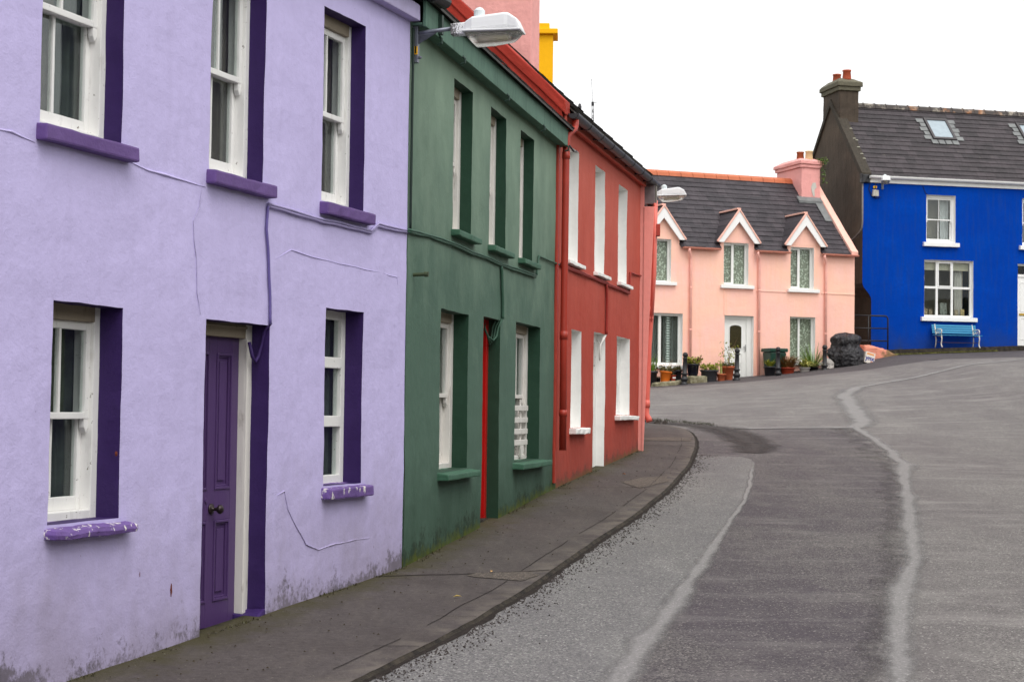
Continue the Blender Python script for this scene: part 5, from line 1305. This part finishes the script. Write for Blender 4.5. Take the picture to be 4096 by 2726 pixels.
def pot(u, off, r0, r1, h, mat, label, zb=None, tilt=(0, 0), rim=.015, fol=(), handles=False, name='potted_plant', sticker=False):
    x, y = pk(u, -off); z = road_z(x, y) if zb is None else zb
    T = empty(name, (x, y, z), R(PK_R), label, 'potted plant', 'potted plants along the pink cottage')
    T.rotation_euler = (R(tilt[0]), R(tilt[1]), R(PK_R))
    m = MB(); m.lathe([(r0 * .98, -.02), (r0, 0), (r0 + (r1 - r0) * .85, h * .84), (r1 + rim, h * .86), (r1 + rim, h), (r1 - .005, h), (r1 - .02, h * .9), (r1 * .8, h * .88)], (0, 0, 0), 22)
    p = m.build('pot', mat, T, smooth=False)
    for q in p.data.polygons: q.use_smooth = len(q.vertices) == 4 and abs(q.normal.z) < .7
    s = MB(); s.lathe([(r1 * .98, h * .9), (r1 * .6, h * .93), (0, h * .94)], (0, 0, 0), 16); s.build('soil', SOIL, T)
    if handles:
        q = MB()
        for sg in (-1, 1): q.tube([(sg * r1, -.04, h * .95), (sg * (r1 + .055), -.04, h * .99), (sg * (r1 + .055), .04, h * .99), (sg * r1, .04, h * .95)], .012, 6)
        q.build('handle', mat, T)
    if sticker:
        q = MB(); q.box(-.05, .05, -r1 - .004, -r1 + .02, h * .35, h * .62); q.build('sticker', CLEANWHITE, T)
    rng = random.Random(int(abs(u) * 97) + 1)
    for (kind, mt, n, ln, spread, nm) in fol:
        f = MB()
        for i in range(n):
            a = rng.uniform(0, 6.283); rr = r1 * .75 * rng.random() ** .5; bx, by = rr * math.cos(a), rr * math.sin(a)
            d = Vector((math.cos(a) * spread * rng.uniform(.2, 1), math.sin(a) * spread * rng.uniform(.2, 1), 1))
            L = ln * 1.25 * rng.uniform(.55, 1.1)
            if kind == 'iris': f.blade((bx, by, h * .9), d, L, .038, .08, 5)
            elif kind == 'spider': f.blade((bx * .5, by * .5, h * .9), d, L, .042, .55, 7)
            elif kind == 'grass': f.blade((bx, by, h * .9), d, L, .012, .45, 5)
            elif kind == 'leafy':
                L *= rng.random() ** .6; c = Vector((bx * 1.25, by * 1.25, h * .93)) + d.normalized() * L
                f.leaf(c, .075, rng); f.leaf(c, .06, rng)
            elif kind == 'twig':
                p0 = Vector((bx * .2, by * .2, h * .9)); pts = [p0]; dd = d.normalized()
                for k in range(6): dd = (dd + Vector((rng.gauss(0, .16), rng.gauss(0, .16), .06))).normalized(); pts.append(pts[-1] + dd * L / 6)
                f.tube(pts, [.007 - .0008 * k for k in range(7)], 5)
        f.build(nm, mt, T)
    return T

pot(-3.66, .75, .14, .17, .46, PB, 'black pot half hidden behind the salmon downpipe', fol=[('iris', G1, 12, .35, .3, 'foliage')])
pot(-3.30, .60, .155, .185, .46, PB, 'tall black pot of upright green iris blades', fol=[('iris', G1, 40, .50, .25, 'foliage')])
pot(-2.90, .72, .13, .18, .33, PO, 'bright orange pot leaning on the flat stone', zb=3.25, tilt=(0, 6), fol=[('leafy', G3, 120, .16, .9, 'foliage'), ('twig', TW, 4, .4, .4, 'stems')])
pot(-3.03, .52, .06, .07, .15, PB, 'little black pot behind the orange pot', zb=3.24, fol=[('grass', G3, 20, .12, .5, 'foliage')])
pot(-2.55, .45, .10, .13, .30, PB, 'black pot with dry stems behind the red sticker pot', zb=3.29, fol=[('grass', G5, 60, .22, .8, 'foliage'), ('twig', TW, 5, .35, .6, 'stems')])
pot(-2.655, .78, .068, .08, .155, PR, 'small rust red pot with a white sticker', zb=3.315, sticker=True, fol=[('grass', G3, 14, .12, .5, 'foliage')])
pot(-2.33, .42, .10, .12, .33, PB, 'black pot of dark grass beside the first bollard', zb=3.31, fol=[('grass', G3, 160, .30, .6, 'foliage'), ('twig', TW, 3, .5, .3, 'stems')])
pot(-1.965, .72, .145, .20, .375, PN, 'glossy navy pot of yellow green leaves standing on a stone block', zb=3.455, fol=[('leafy', G2, 260, .20, .8, 'foliage'), ('leafy', RU, 50, .26, 1.6, 'maroon_leaves')])
pot(-1.41, .72, .22, .26, .42, PC, 'wide charcoal tub with two lug handles', zb=3.235, handles=True, fol=[('leafy', G2, 200, .20, .9, 'foliage')])
pot(-1.045, .82, .105, .135, .27, TERRA, 'small terracotta pot with yellow edged sword leaves', zb=3.27, fol=[('iris', G4, 10, .48, .18, 'foliage'), ('grass', G3, 30, .15, .7, 'undergrowth')])
pot(-.71, .60, .13, .20, .48, TERRA, 'big terracotta pot with a thin twiggy shrub', zb=3.305, fol=[('leafy', G3, 130, .12, 1.2, 'foliage'), ('twig', TW, 6, .85, .35, 'stems'), ('leafy', G2, 60, .6, .5, 'sparse_leaves')])
pot(.62, .85, .15, .19, .34, PB, 'black pot of arching light green blades before the green tub', zb=3.46, fol=[('spider', G2, 70, .48, .8, 'foliage')])
pot(1.27, .78, .18, .22, .26, PR, 'low red pot overflowing with rusty ornamental grass', zb=3.52, fol=[('grass', G5, 520, .66, .9, 'foliage'), ('spider', G5, 30, .85, .7, 'arching_blades')])
pot(1.775, .95, .13, .165, .20, PW, 'white bucket of cream striped spider plant', zb=3.59, fol=[('spider', G4, 120, .66, 1.5, 'foliage')])
pot(2.26, .62, .13, .16, .20, PB, 'dark pot with a spiky yucca under the lace window', zb=3.62, fol=[('iris', G1, 60, .72, 1.1, 'foliage'), ('spider', G4, 34, .5, 1.3, 'pale_blades')])

def green_tub():
    x, y = pk(.98, -.46); z = 3.46
    H = empty('garden_tub', (x, y, z), R(PK_R), 'large dark green plastic tub with a thick rim by the cottage wall', 'tub')
    g = plain('dark_green_plastic', S(16, 58, 46), .45, .4, .1)
    m = MB(); b, t, h = .22, .28, .80
    m.add([(-b, -b, 0), (b, -b, 0), (b, b, 0), (-b, b, 0), (-t, -t, h), (t, -t, h), (t, t, h), (-t, t, h)], [(3, 2, 1, 0), (0, 1, 5, 4), (1, 2, 6, 5), (2, 3, 7, 6), (3, 0, 4, 7), (4, 5, 6, 7)])
    m.build('tub', g, H, bevel=.05)
    r = MB(); r.box(-.315, .315, -.315, .315, .80, .915); r.build('rim', g, H, bevel=.03)
green_tub()

def stones():
    for (name, u, off, z, dims, rot, lab) in [('stone_slab', -2.96, 1.02, 3.195, (.95, .34, .15), (0, -6, 2), 'long flat lichened stone slab tilted under the orange pot'), ('stone_block', -1.885, .80, 3.335, (.60, .34, .25), (0, -1, 0), 'squared stone block carrying the glossy navy pot'), ('flat_stone', -2.95, 1.1, 3.09, (.4, .2, .06), (0, 0, 5), 'thin flat stone wedged beneath the tilted slab')]:
        x, y = pk(u, -off); m = MB(); a, b, c = [d / 2 for d in dims]; m.box(-a, a, -b, b, -c, c)
        o = m.build(name, STONE, bevel=.03, wob=.022, seg=1); o.location = (x, y, z); o.rotation_euler = (0, R(rot[1]), R(PK_R + rot[2]))
        tag(o, lab, 'stone')
stones()

# ------------------------------------------------------------------ RUBBISH
def blob(name, mat, loc, prof, label, cat, seed, group=None, folds=.06, smooth=True, sx=1, sy=.8):
    m = MB(); n = 44; rows = 34; H = prof[-1][1]
    for j in range(rows + 1):
        z = H * j / rows; r = interp([p[1] for p in prof], [p[0] for p in prof], z)
        for k in range(n):
            th = 6.2832 * k / n
            c = Vector((math.cos(th), math.sin(th), z * 2.2))
            f1 = noise.noise(c * 1.7 + Vector((seed, 0, 0))); f2 = abs(noise.noise(c * 3.1 + Vector((0, seed, 0)))); f3 = abs(noise.noise(Vector((math.cos(th) * 4.2, math.sin(th) * 4.2, z * 1.3 + seed))))
            f4 = abs(noise.noise(Vector((math.cos(th) * 3.3 + seed, math.sin(th) * 3.3, z * .35)))); rr = r * (1 + .18 * f1) - folds * (f2 * .8 + f3 * 1.1 + f4 * 2.4) + folds * 1.2
            rr = max(.01, rr) * (1 if j < rows else .12)
            m.v.append((rr * math.cos(th) * sx, rr * math.sin(th) * sy, z + .05 * f1))
    for j in range(rows):
        for k in range(n): m.f.append((j * n + k, j * n + (k + 1) % n, (j + 1) * n + (k + 1) % n, (j + 1) * n + k))
    m.f.append(tuple(range(n - 1, -1, -1))); m.f.append(tuple(range(rows * n, (rows + 1) * n)))
    o = m.build(name, mat, smooth=smooth); o.location = loc; o.rotation_euler = (0, 0, R(PK_R))
    return tag(o, label, cat, group)
def sackmat(name, c, marks=None):
    m = Mat(name, .28, .5); base = m.mix(m.mr(m.noise(3, 4), .3, .7), mulc(c, .7), mulc(c, 1.3))
    if marks: base = m.mix(m.math('MULTIPLY', m.mr(m.noise(26, 2, .5, m.vec(1, 1, 2.2)), .62, .66), m.mr(m.noise(3.4, 2), .54, .58)), base, marks)
    m.color(base); m.bump(m.math('ADD', m.noise(7, 5, .7, None, 1.6), m.math('MULTIPLY', m.voro(6, feature='DISTANCE_TO_EDGE'), 1.2)), 1.0, .05); return m.m
x, y = pk(3.30, -.85)
blob('rubbish_sack', sackmat('black_sack_plastic', S(34, 32, 36), S(130, 128, 130)), (x, y, 3.78), [(.34, 0), (.46, .12), (.50, .40), (.47, .56), (.40, .66), (.37, .74), (.42, .86), (.40, .98), (.27, 1.07), (.06, 1.12)], 'big bulging black plastic rubbish sack tied round the middle', 'rubbish sack', 3, 'rubbish beside the cottage', folds=.09, sx=1.08)
x, y = pk(3.80, -.60)
blob('rubbish_sack', sackmat('dark_sack_plastic', S(32, 30, 34)), (x, y, 3.85), [(.22, 0), (.32, .1), (.34, .34), (.24, .52), (.12, .62), (.03, .68)], 'smaller dark sack slumped behind the big one', 'rubbish sack', 8, 'rubbish beside the cottage', folds=.07, sx=1.0)
x, y = pk(2.55, -1.0)
blob('rubbish_bag', sackmat('crumpled_grey_plastic', S(170, 164, 158)), (x, y, 3.72), [(.13, 0), (.19, .06), (.17, .2), (.09, .3), (.02, .36)], 'small crumpled pale grey plastic bag beside a bollard', 'rubbish bag', 5, 'rubbish beside the cottage', folds=.05)
def carton():
    x, y = pk(4.03, -.98)
    H = empty('cardboard_box', (x, y, 3.96), R(PK_R), 'white cardboard box with blue lettering leaning on the pink stone', 'box')
    H.rotation_euler = (R(-8), R(14), R(PK_R - 6))
    m = MB(); m.box(-.17, .17, -.06, .06, 0, .36); m.build('carton', plain('white_card', S(214, 206, 196), .8, .2, .1, 8), H, bevel=.006)
    f = MB(); f.box(-.12, .13, -.064, -.0605, .27, .33); f.build('orange_band', plain('orange_print', S(220, 150, 90), .8), H)
    lettering('ynx', .21, plain('blue_print', S(40, 50, 130), .7), H, Matrix.Translation((-.0, -.064, .16)) @ Matrix.Rotation(R(90), 4, 'X'), bold=.006)
    q = MB(); q.box(.04, .12, -.064, -.0605, .03, .075); q.build('rust_print', plain('rust_print', S(190, 110, 80), .8), H)
carton()

def ivy():
    x, y = pk(3.98, 1.8)
    m = MB(); rng = random.Random(4)
    for i in range(260):
        t = rng.random(); c = Vector((rng.gauss(-.02, .09), rng.gauss(0, .09), .72 + rng.gauss(0, .055)))
        if t > .62: c = Vector((rng.gauss(.01, .035), rng.gauss(-.06, .03), .7 - rng.random() * .75))
        m.leaf(c, .06, rng)
    o = m.build('ivy', leafmat('ivy_leaf', S(96, 118, 40), S(52, 80, 30)))
    o.location = (x, y, 10.02); tag(o, 'trailing weed growing from the pink cottage chimney top', 'climbing plant')
ivy()

def mast():
    x, y = 6.86, 150.0
    H = empty('radio_mast', (x, y, 3.0), 0, 'thin lattice radio mast far beyond the red house roof', 'mast')
    m = MB()
    for k in range(3):
        a = k * 2.094; m.tube([(.16 * math.cos(a), .16 * math.sin(a), 0), (.10 * math.cos(a), .10 * math.sin(a), 26.4)], .03, 5)
    for z in range(0, 50):
        for k in range(3):
            a, b = k * 2.094, (k + 1) * 2.094; r = .16 - .06 * z / 50
            m.tube([(r * math.cos(a), r * math.sin(a), z * .52), (r * math.cos(b), r * math.sin(b), z * .52 + .5)], .016, 4)
    m.build('lattice', BLACKPL, H)
    t = MB(); t.tube([(0, 0, 26.3), (-.12, 0, 28.6)], .022, 5); t.tube([(-.05, 0, 26.5), (.4, 0, 26.45)], .02, 5); t.lathe([(.12, 0), (.12, .35)], (0, 0, 26.2), 8); t.build('aerial', BLACKPL, H)
    H2 = empty('whip_aerial', (5.75, 150, 3.0), 0, 'slim whip aerial with a dark drum far behind the terrace roofs', 'aerial')
    t = MB(); t.tube([(0, 0, 0), (0, 0, 25.6)], [.05, .02], 6); t.tube([(0, 0, 25.6), (-.12, 0, 27.9)], .014, 5); t.build('whip', plain('pale_grey_rod', S(150, 150, 150), .5), H2)
    d = MB(); d.lathe([(.0, 0), (.14, .1), (.17, .5), (.10, .75), (0, .8)], (-.03, 0, 25.6), 10); d.build('drum', BLACKPL, H2)
mast()

# ------------------------------------------------------------------ camera, light
cam = bpy.data.cameras.new('camera'); co = bpy.data.objects.new('camera', cam); COL.objects.link(co)
f, W = 3927.0, 2356.0
cam.sensor_width = 36; cam.lens = f / W * 36; cam.clip_end = 3000; cam.clip_start = .1
pitch = math.atan(155 / f)
co.matrix_world = Matrix.Translation((0, 0, EYE)) @ (Matrix.Rotation(math.pi / 2 + pitch, 4, 'X') @ Matrix.Rotation(.013, 4, 'Z'))
cam.dof.use_dof = True; cam.dof.focus_distance = 15.5; cam.dof.aperture_fstop = 9
SC.camera = co

EL, ROT = R(58), R(150)
w = bpy.data.worlds.new('World'); SC.world = w; w.use_nodes = True
nt = w.node_tree; bg = nt.nodes['Background']
sky = nt.nodes.new('ShaderNodeTexSky'); sky.sky_type = 'NISHITA'; sky.sun_disc = False
sky.sun_elevation = EL; sky.sun_rotation = ROT; sky.dust_density = 6; sky.air_density = 1.0; sky.ozone_density = 1
hs = nt.nodes.new('ShaderNodeHueSaturation'); hs.inputs['Saturation'].default_value = .10
gm = nt.nodes.new('ShaderNodeGamma'); gm.inputs[1].default_value = .25        # overcast: nearly even cloud brightness
hs.inputs['Value'].default_value = 2.2
nt.links.new(sky.outputs[0], gm.inputs[0]); nt.links.new(gm.outputs[0], hs.inputs['Color']); nt.links.new(hs.outputs[0], bg.inputs[0]); bg.inputs[1].default_value = .15
sun = bpy.data.lights.new('sun', 'SUN'); sun.energy = .5; sun.angle = R(40); sun.color = (1, .97, .93)
so = bpy.data.objects.new('sun', sun); COL.objects.link(so)
# sun direction: Nishita rotation is measured clockwise from +Y
d = Vector((math.sin(ROT) * math.cos(EL), math.cos(ROT) * math.cos(EL), math.sin(EL)))
so.rotation_euler = (-d).to_track_quat('-Z', 'Y').to_euler()
vs = SC.view_settings; vs.view_transform = 'Standard'; vs.look = 'None'; vs.exposure = 1.55; vs.gamma = 1.0; vs.use_curve_mapping = False
SC.cycles.max_bounces = 6; SC.cycles.transparent_max_bounces = 12
SC.cycles.use_denoising = True
